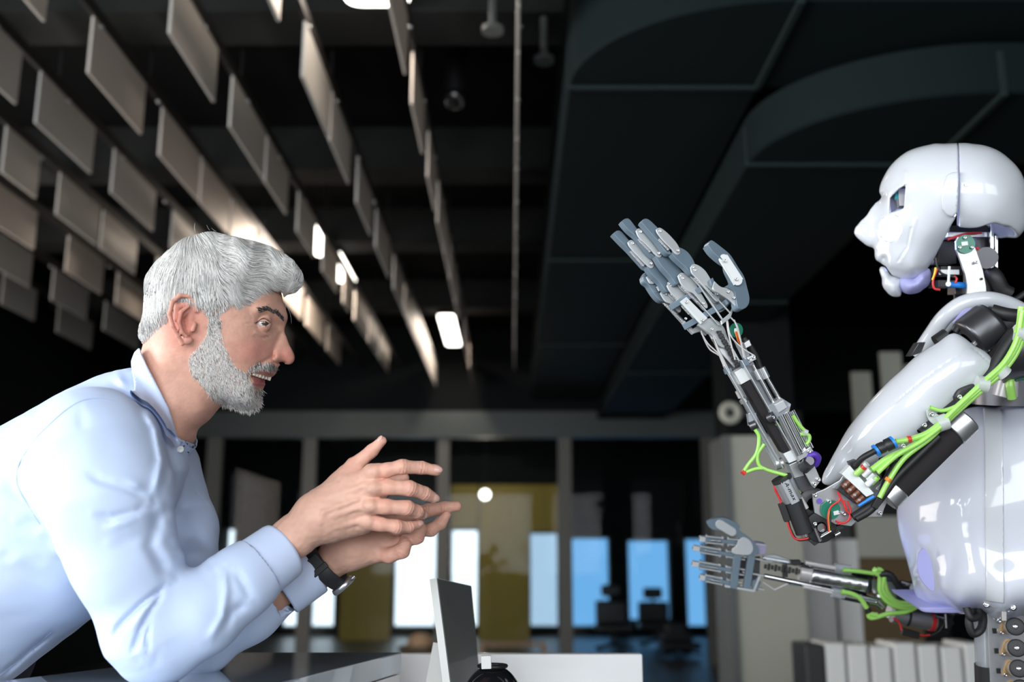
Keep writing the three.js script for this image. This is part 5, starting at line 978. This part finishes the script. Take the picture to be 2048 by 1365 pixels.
  S('shoulder_clamp', plate(px(q7, [[632, 350], [675, 280], [712, 275], [690, 330]]), 1.54, .02), RM.darkSteel); S('shoulder_cable', rod(k(765, 275, .0), k(822, 236, .0), .01), RM.rubber);
  S('shoulder_housing', rod(k(1060, 330, -.08), k(1180, 300, -.08), .05), RM.darkSteel);
}
// ---- torso
{
  const T = partGroup(robot, 'torso', 'glossy white chest shell over a bare metal waist'), D = 1.69, S = (n, g, m, l) => sub(T, n, g, m, l);
  const out = [[1942, 812, 60], [1993, 811, 70], [2060, 797, 80], [2130, 795, 90], [2160, 900, 120], [2165, 1050, 120], [2160, 1180, 100], [2120, 1219, 110], [2040, 1221, 110], [1960, 1222, 105], [1900, 1221, 95], [1850, 1221, 60], [1833, 1205, 50], [1822, 1170, 60], [1811, 1130, 80], [1797, 1085, 100], [1790, 1040, 110], [1794, 995, 110], [1815, 945, 100], [1855, 890, 80], [1900, 842, 70]];
  const Sc = relief(out, [[1900, 1000, 175], [1900, 1120, 165], [2000, 950, 200], [2000, 1100, 195], [2100, 1000, 190], [1850, 1040, 130], [1870, 1180, 120], [2000, 1195, 180], [1920, 1195, 150], [2080, 1195, 180], [1960, 860, 150], [2060, 850, 165], [2100, 1150, 170]], 9, 6, [1770, 770, 2190, 1240]);
  const fT = PF(1940, 1020, D, 1940, 1020, 1), mz = fT.m, toT = fT.to, box = new THREE.Box3();
  for (const t of [-230, 230]) for (const [x, y] of [[1775, 780], [2180, 1235], [1775, 1235], [2180, 780]]) box.expandByPoint(fT.at(x, y, t));
  S('chest_shell', nets(w => { const [x, y, t] = toT(w); let g = -5 * gauss(x, y, 1850, 1150, 22, 34) + 5 * Math.exp(-((segDist(x, y, [[1838, 1165], [1862, 1200], [1900, 1205]]) / 7) ** 2)); return reliefD(Sc, x, y, t, g) * mz; }, box.min, box.max, .0042, { safety: 2.4 }), RM.shell);
  { const b5 = new THREE.Box3(); for (const t of [60, 240]) for (const [x, y] of [[1960, 805], [2008, 1195]]) b5.expandByPoint(fT.at(x, y, t)); b5.expandByPoint(fT.at(1960, 1195, 60)); b5.expandByPoint(fT.at(2008, 805, 240)); b5.expandByScalar(.01); 
    S('chest_strip', nets(w => { const [x, y, t] = toT(w); return Math.max(smax(Math.abs(reliefD(Sc, x, y, t) - 1) - 4, polyD(x, y, [[1966, 818], [2000, 818], [2001, 1184], [1968, 1184]]), 2), -t) * mz; }, b5.min, b5.max, .0026, { safety: 2.4 }), RM.shell); }
  for (const [a, b] of [[[1838, 1120], [1866, 1178]]]) S('shell_window', plate([[1838, 1108], [1850, 1098], [1864, 1130], [1868, 1182], [1846, 1166], [1836, 1140]], D - .115, .004, { smooth: true }), RM.inner);
  const Wc = (x, y) => Math.sqrt(Math.max(Sc(x, y), 0)) * mz;
  for (const [x, y] of [[1970, 1192], [2017, 1191]]) { const c = fT.at(x, y, Wc(x, y) / mz), r = .0052; S('screw', lathe([[0, 0], [r, 0], [r, .7], [r * .7, 1], [r * .45, 1], [r * .4, .4], [0, .4]], c, c.clone().addScaledVector(fT.az, .005), 14), RM.steel); }
  { const c = fT.at(2002, 1203, Wc(2002, 1203) / mz + 1); S('shell_strap', bar(c.clone().addScaledVector(AY, .014), c.clone().addScaledVector(AY, -.013), .007, .002), RM.silverWire); }
  // collar ring
  const k = P3(q7, 1.6);
  S('collar_ring', new THREE.TubeGeometry(new THREE.CatmullRomCurve3([k(672, 345, -.02), k(745, 235, 0), k(815, 140, .02), k(900, 76, .03), k(1010, 50, .035), k(1120, 66, .03), k(1230, 118, .02), k(1330, 190, 0)]), 60, .0125, 12, false), RM.shell);
  S('collar_ring', new THREE.TubeGeometry(new THREE.CatmullRomCurve3([k(700, 340, -.2), k(790, 215, -.22), k(880, 140, -.23), k(1010, 110, -.24), k(1200, 150, -.24)]), 60, .0125, 12, false), RM.shell);
  S('inner_frame', [plate(px(q7, [[1085, 500], [1228, 330], [1240, 590], [1095, 590]]), 1.62, .01), rod(k(1150, 600, -.06), k(1150, 330, -.06), .06)], RM.darkSteel); S('inner_pipe', [rod(k(1100, 560, .02), k(1120, 480, .02), .012), rod(k(1160, 560, .02), k(1165, 430, .02), .01)], RM.silverWire);
  S('air_tube', tube([k(1150, 450, .03), k(1155, 510, .035), k(1165, 570, .03)], .007), RM.green); S('signal_wire', tube([k(1180, 440, .03), k(1195, 400, .03), k(1228, 385, .03)], .003), RM.yellow);
  for (const [a, b, m] of [[[1165, 480], [1228, 455], RM.pcb], [[1130, 440], [1170, 405], RM.blue], [[1170, 410], [1228, 400], RM.rubber]]) S('signal_wire', tube([k(...a, .02), k((a[0] + b[0]) / 2, (a[1] + b[1]) / 2 - 10, .03), k(...b, .02)], .006), m);
  // waist
  const w = (x, y, d = 0) => C(x, y, 1.6 - d);
  S('waist_plate', plate([[1974, 1216], [2110, 1216], [2110, 1560], [1990, 1560]], 1.6, .006, { holes: [] }), RM.alu);
  for (const [x, y] of [[1990, 1263], [1994, 1303], [1998, 1343]]) S('slot_shade_patch', plate([[x - 5, y - 5], [x + 3, y - 5], [x + 4, y + 5], [x - 4, y + 5]], 1.5985, .001, { bevel: 0 }), RM.black);  // black colour stands for the shade inside square holes that are not cut
  for (const [x, y] of [[2030, 1254], [2033, 1297], [2037, 1338], [2041, 1378]]) {
    S('solenoid', lathe([[0, 0], [.0125, 0], [.0125, .9], [.011, 1], [0, 1]], w(x - 10, y + 1, .002), w(x - 2, y, .03)), RM.clear);
    S('solenoid_cap', lathe([[.004, 0], [.0125, 0], [.0135, .3], [.0135, .8], [.0115, 1], [.004, 1]], w(x, y, .028), w(x + 1, y, .036)), RM.rubber); S('solenoid_pin', lathe([[0, 0], [.0065, 0], [.0065, .7], [.004, .8], [.003, 1], [0, 1]], w(x, y, .028), w(x + 1, y, .037)), RM.steel); S('solenoid_base', plate([[x - 32, y + 14], [x - 22, y - 14], [x - 8, y - 12], [x - 10, y + 14]], 1.597, .003, { smooth: true }), std(lin(.5, .3, .12), .5));
    S('screw', screw(x - 27, y + 12, 1.596, 4), RM.steel);
  }
  for (const [x, y] of [[1988, 1230], [1997, 1242]]) S('screw', screw(x, y, 1.597, 5), RM.steel);
  S('waist_tube', rod(w(1972, 1330, -.02), w(1968, 1226, -.02), .016, .016, 24), RM.clear); S('waist_tube', rod(w(1976, 1440, -.02), w(1972, 1330, -.02), .0175, .0175, 24), RM.rubber); S('waist_rod', rod(w(1974, 1440, -.02), w(1968, 1222, -.02), .006), RM.steel);
  S('waist_hose', tube([w(1945, 1215, .0), w(1938, 1245, .01), w(1946, 1268, .012), w(1960, 1262, .01), w(1966, 1240, 0), w(1962, 1216, -.01)], .0065), RM.rubber); S('waist_hose', tube([w(1932, 1214, .01), w(1942, 1236, .016), w(1958, 1232, .01), w(1955, 1212, 0)], .006), RM.rubber);
  S('shell_skirt', plate([[1838, 1216], [1960, 1216], [1955, 1226], [1900, 1228], [1850, 1226]], 1.62, .12, { smooth: true, bevel: .003 }), RM.inner);
  // column and foot out of the picture that carry the robot
  const b = w(2050, 1500, -.06); S('support_column', rod(V(b.x, .03, b.z), V(b.x, b.y + .2, b.z), .06, .06, 24), RM.darkSteel); S('support_base', rod(V(b.x, 0, b.z), V(b.x, .035, b.z), .3, .28, 36), RM.black);
}
// ---- head
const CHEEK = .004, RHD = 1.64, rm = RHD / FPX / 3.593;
{
  const Hh = partGroup(robot, 'head', 'glossy white robot head with glowing cheek'), p = P3(q5, RHD), S = (n, g, m, l) => sub(Hh, n, g, m, l);
  const fR = PF(...q5(700, 560), RHD, 700, 560, 3.593), at = fR.at, toR = fR.to;
  const out = [[910, 112, 330], [800, 108, 330], [700, 112, 320], [600, 132, 290], [510, 175, 260], [440, 235, 240], [385, 315, 210], [352, 395, 170], [350, 435, 130], [362, 458, 70], [330, 500, 40], [280, 560, 24], [215, 635, 22], [172, 686, 24], [163, 712, 28], [180, 752, 36], [225, 795, 60], [275, 828, 70], [308, 846, 90], [312, 890, 110], [326, 930, 110], [362, 956, 110], [372, 985, 110], [420, 1040, 120], [500, 1070, 120], [600, 1080, 140], [680, 1035, 170], [745, 960, 200], [850, 850, 230], [1000, 800, 240], [1210, 855, 200], [1290, 825, 190], [1368, 760, 190], [1396, 690, 200], [1400, 560, 240], [1388, 450, 260], [1350, 345, 270], [1270, 245, 280], [1150, 160, 300], [1010, 122, 320]];
  const Sh = relief(out, [[900, 400, 350], [1100, 400, 345], [700, 400, 335], [560, 350, 285], [1250, 500, 290], [900, 600, 340], [1100, 650, 320], [650, 600, 315], [520, 520, 250], [470, 680, 215], [550, 800, 240], [700, 750, 290], [400, 700, 150], [340, 640, 80], [270, 700, 52], [350, 800, 90], [400, 880, 140], [430, 960, 150], [600, 980, 210], [420, 470, 190], [390, 520, 130]], 16, 8, [120, 60, 1440, 1240]);
  const maskEdge = [[362, 957], [400, 974], [440, 1040], [510, 1072], [600, 1082], [680, 1030], [742, 940], [800, 822], [862, 692], [892, 640], [908, 560], [912, 60], [100, 60], [100, 980], [330, 945]];
  const eyeHole = [[436, 478], [500, 420], [548, 394], [534, 556], [480, 572], [428, 584]];
  const cheekPoly = [[352, 690], [365, 640], [400, 610], [450, 600], [500, 620], [522, 670], [520, 730], [490, 775], [440, 795], [390, 775], [360, 735]], th = 28;
  const disp = bake((x, y) => -14 * gauss(x, y, 470, 480, 60, 60) + 22 * gauss(x, y, 440, 690, 95, 120) - 7 * Math.exp(-((segDist(x, y, [[585, 700], [560, 830], [490, 930]]) / 10) ** 2)) + 5 * Math.exp(-((segDist(x, y, [[620, 640], [570, 820], [510, 940]]) / 14) ** 2)) + 8 * Math.exp(-((segDist(x, y, [[360, 420], [440, 440], [545, 380], [545, 310]]) / 20) ** 2)) - 20 * gauss(x, y, 385, 915, 22, 22) + 5 * gauss(x, y, 800, 520, 60, 120), 100, 60, 1000, 1120, 4);
  const mask = w => { const [x, y, t] = toR(w); let d = reliefD(Sh, x, y, t, 0); if (Math.abs(d) < 150) d = reliefD(Sh, x, y, t, disp(x, y)); if (d < -90) return (-d - th) * rm; if (d > 120) return d * rm; d = Math.max(d, -(d + th)); d = smax(d, polyD(x, y, maskEdge), 9); d = smax(d, -Math.max(polyD(x, y, eyeHole), 60 - Math.abs(t)), 6); d = Math.max(d, -Math.max(polyD(x, y, cheekPoly), 60 - Math.abs(t))); return d * rm; };
  const cut = x => x < 1030 ? mixn(698, 714, sstep(865, 1000, x)) : x < 1180 ? mixn(714, 676, sstep(1030, 1180, x)) : mixn(676, 740, sstep(1250, 1400, x));
  const skull = w => { const [x, y, t] = toR(w); let d = reliefD(Sh, x, y, t, -4); if (d < -90) return (-d - th) * rm; if (d > 120) return d * rm; d = Math.max(d, -(d + th)); d = smax(d, 917 - x, 9); d = smax(d, y - cut(x) - (x > 1100 ? clamp((330 - t) * .28, 0, 170) * sstep(1100, 1230, x) : 0), 9); return d * rm; };
  const box = (x0, x1, y0, y1) => { const b = new THREE.Box3(); for (const t of [-380, 380]) for (const x of [x0, x1]) for (const y of [y0, y1]) b.expandByPoint(at(x, y, t)); return b.expandByScalar(.004); };
  const b1 = box(140, 925, 90, 1100), b2 = box(900, 1420, 90, 880);
  S('face_mask', nets(mask, b1.min, b1.max, .0026, { safety: 3, block: 5 }), RM.shell); S('skull_shell', nets(skull, b2.min, b2.max, .003, { safety: 3, block: 5 }), RM.shell);
  const W = (x, y) => Math.sqrt(Math.max(Sh(x, y), 0)) + disp(x, y);
  for (const s of [1, -1]) {
    // ear pads, screws, glowing cheeks
    const pad = w => { const [x, y, t] = toR(w); const d = reliefD(Sh, x, y, t); return Math.max(smax(Math.abs(d - 12) - 14, polyD(x, y, [[838, 338], [870, 326], [912, 325], [910, 480], [902, 600], [875, 634], [835, 618], [802, 575], [792, 490], [808, 400]]), 12), -s * t) * rm; };
    const bb = box(770, 930, 300, 660); S('ear_pad', nets(pad, bb.min, bb.max, .003, { full: true }), RM.shell);
    for (const [x, y] of [[766, 396], [958, 416], [878, 618]]) { const c = at(x, y, s * (W(x, y) - 2)); S('screw', rod(c, c.clone().addScaledVector(AZ, s * .003), .0028), RM.steel); }
  }
  {
    // lamps inside the translucent shell
    const led = (p0, name, color, power, r, grp) => {
      sub(grp, name, new THREE.SphereGeometry(r, 14, 10).translate(p0.x, p0.y, p0.z), std(lin(1, 1, 1), .4, 0, { emissive: color, emissiveIntensity: 2 }));
      const l = new THREE.PointLight(color, power); l.position.copy(p0); l.shadow.radius = r / .02; l.castShadow = true; scene.add(l);
    };
    for (const s of [1, -1]) {
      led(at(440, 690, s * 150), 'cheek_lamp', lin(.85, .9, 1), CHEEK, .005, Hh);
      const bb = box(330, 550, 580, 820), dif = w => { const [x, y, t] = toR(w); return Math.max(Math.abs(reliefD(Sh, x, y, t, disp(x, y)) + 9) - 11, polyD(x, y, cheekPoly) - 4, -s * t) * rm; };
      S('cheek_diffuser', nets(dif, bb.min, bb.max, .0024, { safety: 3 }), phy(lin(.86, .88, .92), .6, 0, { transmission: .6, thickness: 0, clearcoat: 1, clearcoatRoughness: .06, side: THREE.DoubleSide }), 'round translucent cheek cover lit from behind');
    }
    led(at(640, 850, 0), 'jaw_lamp', lin(.45, .5, 1), .014, .006, Hh);
    led(C(1850, 1080, 1.69), 'chest_lamp', lin(.4, .48, 1), .07, .01, robot.children.find(c => c.name === 'torso'));
  }
  // chin and inner jaw
  const chinOut = [[350, 990, 50], [372, 978, 60], [430, 1040, 60], [508, 1072, 60], [510, 1140, 50], [502, 1200, 35], [435, 1196, 50], [395, 1160, 60], [366, 1070, 60]], Sch = relief(chinOut, [[430, 1110, 95], [460, 1150, 90], [400, 1060, 80]], 10, 5, [320, 950, 540, 1230]);
  const bc = box(330, 530, 960, 1220); S('chin_shell', nets(w => { const [x, y, t] = toR(w); return reliefD(Sch, x, y, t) * rm; }, bc.min, bc.max, .0028, { full: true }), RM.shell);
  const jawOut = [[505, 1060, 80], [600, 1060, 90], [680, 1000, 90], [742, 935, 80], [725, 1070, 90], [675, 1148, 90], [600, 1184, 80], [512, 1164, 70]], Sj = relief(jawOut, [[600, 1100, 150], [660, 1060, 160], [550, 1110, 120]], 10, 5, [480, 900, 770, 1210]);
  const bj = box(490, 760, 910, 1200); S('jaw_shell', nets(w => { const [x, y, t] = toR(w); return reliefD(Sj, x, y, t) * rm; }, bj.min, bj.max, .003, { full: true }), RM.inner);
  // eye unit behind the opening
  for (const s of [1, -1]) { const e = at(520, 495, s * 105); S('eye_unit', [new RoundedBoxGeometry(.03, .04, .03, 2, .003).translate(e.x, e.y, e.z)], RM.darkSteel); S('eye_screen', [boxW(e.x - .012, e.x + .012, e.y - .016, e.y + .012, e.z + s * .016, e.z + s * .018)], RM.silverWire); S('eye_board', boxW(e.x - .016, e.x - .011, e.y - .004, e.y + .016, e.z + s * .01, e.z + s * .015), std(lin(.02, .25, .3), .4)); }
  // neck
  const n = P3(q5, 1.6), N = partGroup(robot, 'neck', 'exposed metal neck with green sensor board'), K = (nm, g, m) => sub(N, nm, g, m);
  K('neck_plate', plate(px(q5, [[905, 800], [920, 770], [960, 758], [1020, 780], [1045, 850], [1060, 890], [1100, 1010], [1122, 1120], [1128, 1205], [985, 1215], [988, 1120], [972, 1040], [940, 950], [908, 860]]), 1.6, .005, { holes: [] }), RM.alu); K('neck_plate', plate(px(q5, [[890, 1130], [960, 1120], [985, 1240], [975, 1420], [905, 1420], [900, 1260]]), 1.7, .005), RM.darkSteel); K('neck_plate', plate(px(q5, [[975, 1215], [1140, 1205], [1140, 1420], [960, 1420]]), 1.63, .006), RM.alu);
  const bc2 = n(972, 822, .002); K('circuit_board', rod(bc2, bc2.clone().addScaledVector(AZ, .002), 66 * rm, 66 * rm, 32), RM.pcb); K('board_chip', plate(px(q5, [[945, 805], [990, 800], [995, 830], [950, 835]]), 1.594, .002), RM.whitePlastic); for (const [x, y] of [[968, 775], [930, 845], [1018, 845], [1050, 952], [1052, 1200]]) K('screw', screw(...q5(x, y), 1.595, 3.4), RM.steel); for (const [x, y] of [[1088, 1072]]) K('plate_hole_plug', screw(...q5(x, y), 1.599, 2.6), RM.black);
  for (const [L, m] of [[[[985, 860], [1030, 865], [1060, 890], [1080, 870], [1050, 845]], RM.red], [[[990, 855], [1020, 862], [1060, 880]], RM.yellow], [[[845, 790], [900, 770], [985, 745], [1090, 740]], RM.red], [[[770, 1000], [740, 1090], [750, 1140], [790, 1150]], RM.red], [[[760, 990], [750, 1040], [735, 1080]], RM.yellow], [[[760, 920], [770, 980], [800, 1030], [900, 1060]], RM.black], [[[890, 1050], [910, 1070], [900, 1100]], RM.red]]) K('signal_wire', tube(L.map(([x, y]) => n(x, y, -.01)), .0018), m);
  const bk = (x0, y0, x1, y1, d, th2, m, nm) => K(nm, plate(px(q5, [[x0, y0], [x1, y0], [x1, y1], [x0, y1]]), 1.6 - d, th2), m);
  bk(845, 735, 1180, 770, -.02, .05, RM.alu, 'head_frame'); bk(1155, 670, 1178, 1035, -.01, .006, RM.steel, 'head_strut'); bk(1188, 760, 1208, 1030, -.02, .006, RM.steel, 'head_strut'); bk(860, 690, 1140, 740, -.03, .06, RM.black, 'servo_box'); bk(800, 980, 960, 1045, -.03, .04, RM.black, 'servo_box'); bk(800, 1005, 930, 1040, -.02, .01, RM.whitePlastic, 'servo_label'); bk(780, 1080, 905, 1130, -.02, .04, RM.black, 'servo_box'); bk(780, 800, 910, 960, -.06, .04, RM.black, 'servo_box'); bk(900, 1100, 980, 1180, -.04, .03, RM.darkSteel, 'servo_box');
  K('servo_drum', rod(n(1110, 920, -.06), n(1125, 920, .0), .017, .017, 24), RM.darkSteel); K('cable_tie', [bar(n(858, 980, .0), n(850, 1110, .0), .004, .002), rod(n(850, 1108, 0), n(850, 1108, .006), .004)], RM.whitePlastic); K('neck_rod', rod(n(850, 1110, -.02), n(980, 1120, -.02), .005), RM.blue);
  K('neck_hose', tube([n(1150, 1020, -.02), n(1190, 1060, -.01), n(1240, 1150, -.01), n(1290, 1180, -.01)], .012), RM.rubber); K('neck_hose', tube([n(1110, 1060, -.03), n(1130, 1150, -.03), n(1160, 1260, -.03), n(1230, 1300, -.02)], .01), RM.rubber); K('neck_hose', tube([n(1250, 1190, -.02), n(1320, 1220, -.02), n(1394, 1180, -.02), n(1440, 1150, -.02)], .005), RM.rubber);
  K('neck_post', rod(n(1060, 1500, -.08), n(1060, 760, -.06), .022), RM.darkSteel); K('neck_mount', [rod(n(1000, 1260, .01), n(1130, 1240, .01), .007), screw(...q5(1050, 1255), 1.59, 5)], RM.steel);
}
// ---- lower arm reaching out behind
{
  const A = partGroup(robot, 'forearm', 'lower bare metal forearm with steel spring and green tubes'), D = 1.86, p = P3(q8, D), S = (n, g, m) => sub(A, n, g, m), quad = (L, d, th, m, n, o) => S(n, plate(px(q8, L), D - d, th, o), m);
  for (const [a, b, r, m, n, d] of [[[470, 352], [700, 392], .004, RM.steel, 'side_rail', .01], [[700, 392], [1150, 470], .004, RM.steel, 'side_rail', .01], [[480, 462], [1185, 610], .0045, RM.steel, 'side_rail', .012], [[640, 500], [1100, 575], .003, RM.steel, 'side_rail', .0], [[725, 380], [905, 412], .0045, RM.silverWire, 'piston_rod', .02], [[905, 412], [1000, 425], .009, RM.clear, 'piston_cylinder', .02], [[715, 525], [885, 562], .004, RM.silverWire, 'piston_rod', .02], [[885, 558], [960, 572], .01, RM.clear, 'piston_cylinder', .02], [[955, 575], [1180, 622], .009, RM.steel, 'piston_cylinder', .02], [[1100, 470], [1100, 560], .008, RM.black, 'ring_clamp', .02], [[770, 478], [1090, 535], .014, RM.rubber, 'foam_core', 0], [[470, 500], [540, 545], .0015, RM.silverWire, 'tendon_cable', .01], [[540, 545], [640, 500], .0015, RM.silverWire, 'tendon_cable', .01], [[1300, 500], [1370, 520], .005, RM.steel, 'elbow_pin', .01], [[1155, 600], [1195, 640], .011, RM.steel, 'rod_end', .02]]) S(n, rod(p(...a, d), p(...b, d), r), m);
  S('spring', spring(p(762, 452, .02), p(1092, 510, .02), .0135, .0018, 40), RM.steel); S('spring_core', rod(p(762, 452, .02), p(1092, 510, .02), .0115), RM.darkSteel); S('spring_seat', rod(p(690, 440, .018), p(768, 454, .018), .013), RM.silverWire);
  for (let i = 0; i < 13; i++) { const a = p(mixn(478, 750, i / 13), mixn(402, 445, i / 13), .02), b = p(mixn(478, 750, (i + .75) / 13), mixn(402, 445, (i + .75) / 13), .02); S('chain_link', bar(a, b, i % 2 ? .012 : .008, .004), RM.black); }
  quad([[470, 340], [545, 335], [640, 368], [630, 385], [500, 372]], .016, .01, RM.clear, 'wrist_bracket'); quad([[590, 395], [620, 395], [622, 470], [592, 470]], .016, .006, RM.black, 'wrist_bracket'); quad([[640, 370], [700, 370], [705, 398], [650, 396]], .022, .012, RM.black, 'wire_connector'); quad([[635, 485], [680, 490], [685, 525], [640, 520]], .014, .01, RM.pvc, 'clamp_bracket');
  quad([[1130, 480], [1270, 505], [1275, 590], [1225, 620], [1135, 560]], .006, .03, RM.alu, 'elbow_block'); quad([[1270, 510], [1370, 540], [1370, 640], [1280, 600]], .0, .03, RM.darkSteel, 'elbow_block'); S('sensor_board', plate(px(q8, [[1140, 450], [1175, 440], [1180, 480], [1145, 485]]), D - .02, .003), RM.red); S('sensor_board', plate(px(q8, [[1205, 440], [1240, 440], [1240, 480], [1210, 480]]), D - .02, .004), RM.blue);
  for (const [L, r] of [[[[955, 425], [1040, 432], [1140, 446]], .004], [[[1170, 440], [1200, 460], [1195, 540], [1250, 610], [1310, 640], [1400, 640]], .005], [[[1150, 435], [1175, 470], [1180, 560], [1240, 630], [1320, 655], [1395, 650]], .0045], [[[1160, 420], [1185, 425], [1225, 560], [1280, 615], [1400, 625]], .0042], [[[945, 556], [1010, 570], [1060, 600], [1105, 665]], .0045], [[[1105, 695], [1120, 715], [1230, 690], [1330, 680], [1400, 650]], .0042], [[[1105, 665], [1120, 690], [1160, 700]], .005], [[[1160, 420], [1150, 430], [1165, 450]], .006]]) S('air_tube', tube(L.map(([x, y]) => p(x, y, .035)), r), RM.green);
  S('black_hose', tube([p(1140, 460, .03), p(1230, 450, .04), p(1290, 520, .04), p(1370, 600, .03)], .006), RM.rubber); S('black_hose', tube([p(700, 395, .02), p(760, 425, .02), p(900, 440, .014), p(1130, 470, .01)], .005), RM.rubber);
  S('tube_fitting', rod(p(1098, 655, .035), p(1112, 680, .035), .0055), RM.black);
  S('motor_can', rod(p(1250, 690, .0), p(1510, 745, .0), .0155, .0155, 24), RM.alu); S('motor_cap', rod(p(1230, 672, 0), p(1300, 690, 0), .013), RM.whitePlastic); S('motor_band', rod(p(1335, 708, 0), p(1350, 711, 0), .0162, .0162, 24), RM.black); S('motor_band', rod(p(1475, 738, 0), p(1500, 743, 0), .0162, .0162, 24), RM.red); S('motor_gearbox', rod(p(1510, 745, 0), p(1590, 755, 0), .014), RM.black);
  quad([[1560, 720], [1610, 710], [1632, 752], [1590, 782], [1570, 760]], .02, .02, RM.black, 'clevis'); S('clevis_pin', [rod(p(1510, 705, .02), p(1570, 720, .02), .003), rod(p(1575, 690, .02), p(1580, 775, .02), .003)], RM.steel);
  S('motor_wire', tube([p(1260, 715, .02), p(1295, 745, .02), p(1310, 790, .02)], .0017), RM.red); S('wire_connector', bar(p(1308, 795, .02), p(1410, 822, .02), .012, .009), RM.rubber); S('motor_wire', tube([p(1405, 822, .02), p(1470, 825, .02), p(1530, 800, .02), p(1565, 755, .02)], .0017), RM.black); S('motor_wire', tube([p(1405, 815, .022), p(1440, 822, .022), p(1480, 818, .022)], .0017), RM.red);
  quad([[1440, 655], [1700, 660], [1740, 690], [1600, 700], [1450, 690]], -.03, .06, RM.black, 'upper_arm_joint'); S('upper_arm_link', rod(p(1380, 600, -.03), p(1900, 300, -.06), .03), RM.darkSteel); S('elbow_arm', rod(p(1360, 600, -.02), p(1600, 690, -.02), .018), RM.darkSteel);
  quad([[1365, 540], [1400, 500], [1470, 520], [1500, 620], [1480, 660], [1420, 668], [1375, 640]], .03, .012, RM.shell, 'elbow_shell', { smooth: true, bevel: .004 });
  const H = partGroup(robot, 'hand', 'lower grey metal robot hand reaching forward'), F = (n, g, m) => sub(H, n, g, m), fq = (L, d, th, m, n, o = { smooth: true }) => F(n, plate(px(q8, L), D - d, th, o), m);
  fq([[135, 138], [165, 120], [240, 110], [325, 152], [335, 190], [410, 248], [442, 300], [430, 332], [380, 342], [335, 320], [345, 255], [300, 215], [230, 190], [160, 178]], .02, .014, RM.pvc, 'thumb_block'); F('thumb_plate', plate(px(q8, capsuleOutline(212, 150, 285, 195, 27, 26)), D - .022, .003), RM.lens); fq([[320, 250], [355, 228], [395, 250], [412, 295], [395, 330], [350, 335], [290, 325], [285, 300], [310, 280]], .023, .003, RM.lens, 'thumb_plate');
  for (const [tx, ty, bx, by] of [[88, 235, 320, 258], [48, 290, 320, 338], [42, 385, 320, 432], [88, 466, 310, 510]]) {
    const L = t => p(mixn(tx, bx, t), mixn(ty, by, t), .008);
    F('finger_block', bar(L(0), L(.95), .007, .012), RM.pvc); F('fingertip_block', bar(L(0), L(.14), .0095, .013), RM.lens);
    for (const o of [-1, 1]) { F('finger_plate', bar(L(.16).addScaledVector(AY, o * .0055), L(.62).addScaledVector(AY, o * .0055), .0022, .01), RM.lens); F('knuckle_plate', bar(L(.72).addScaledVector(AY, o * .005), L(1.15).addScaledVector(AY, o * .005), .0022, .01), RM.lens); }
    for (const t of [.18, .6, .75, 1]) F('joint_pin', rod(L(t).addScaledVector(AY, -.009), L(t).addScaledVector(AY, .009), .0018, .0018, 8), RM.steel);
    F('spring', spring(L(.25).addScaledVector(AZ, .007), L(.55).addScaledVector(AZ, .007), .0022, .0005, 14), RM.steel);
    F('guide_rail', bar(L(1.1), L(1.75), .0025, .008), RM.lens);
  }
  for (const [x, y0, x2, y1] of [[318, 330, 290, 535], [402, 335, 370, 535]]) F('palm_bar', bar(p(x, y0, .016), p(x2, y1, .016), .0125, .009), RM.pvc);
  fq([[330, 355], [455, 345], [450, 480], [320, 480]], -.006, .006, RM.darkSteel, 'palm_plate', {}); fq([[410, 490], [440, 480], [462, 500], [440, 552], [395, 548]], .012, .02, RM.pvc, 'palm_block', {}); fq([[430, 260], [490, 270], [488, 325], [435, 335]], .01, .02, std(lin(.3, .28, .42), .5), 'palm_block', {}); F('palm_edge', [bar(p(240, 520, .014), p(420, 550, .014), .004, .01), bar(p(415, 550, .014), p(450, 460, .014), .004, .008)], RM.lens);
}
renderer.render(scene, camera);
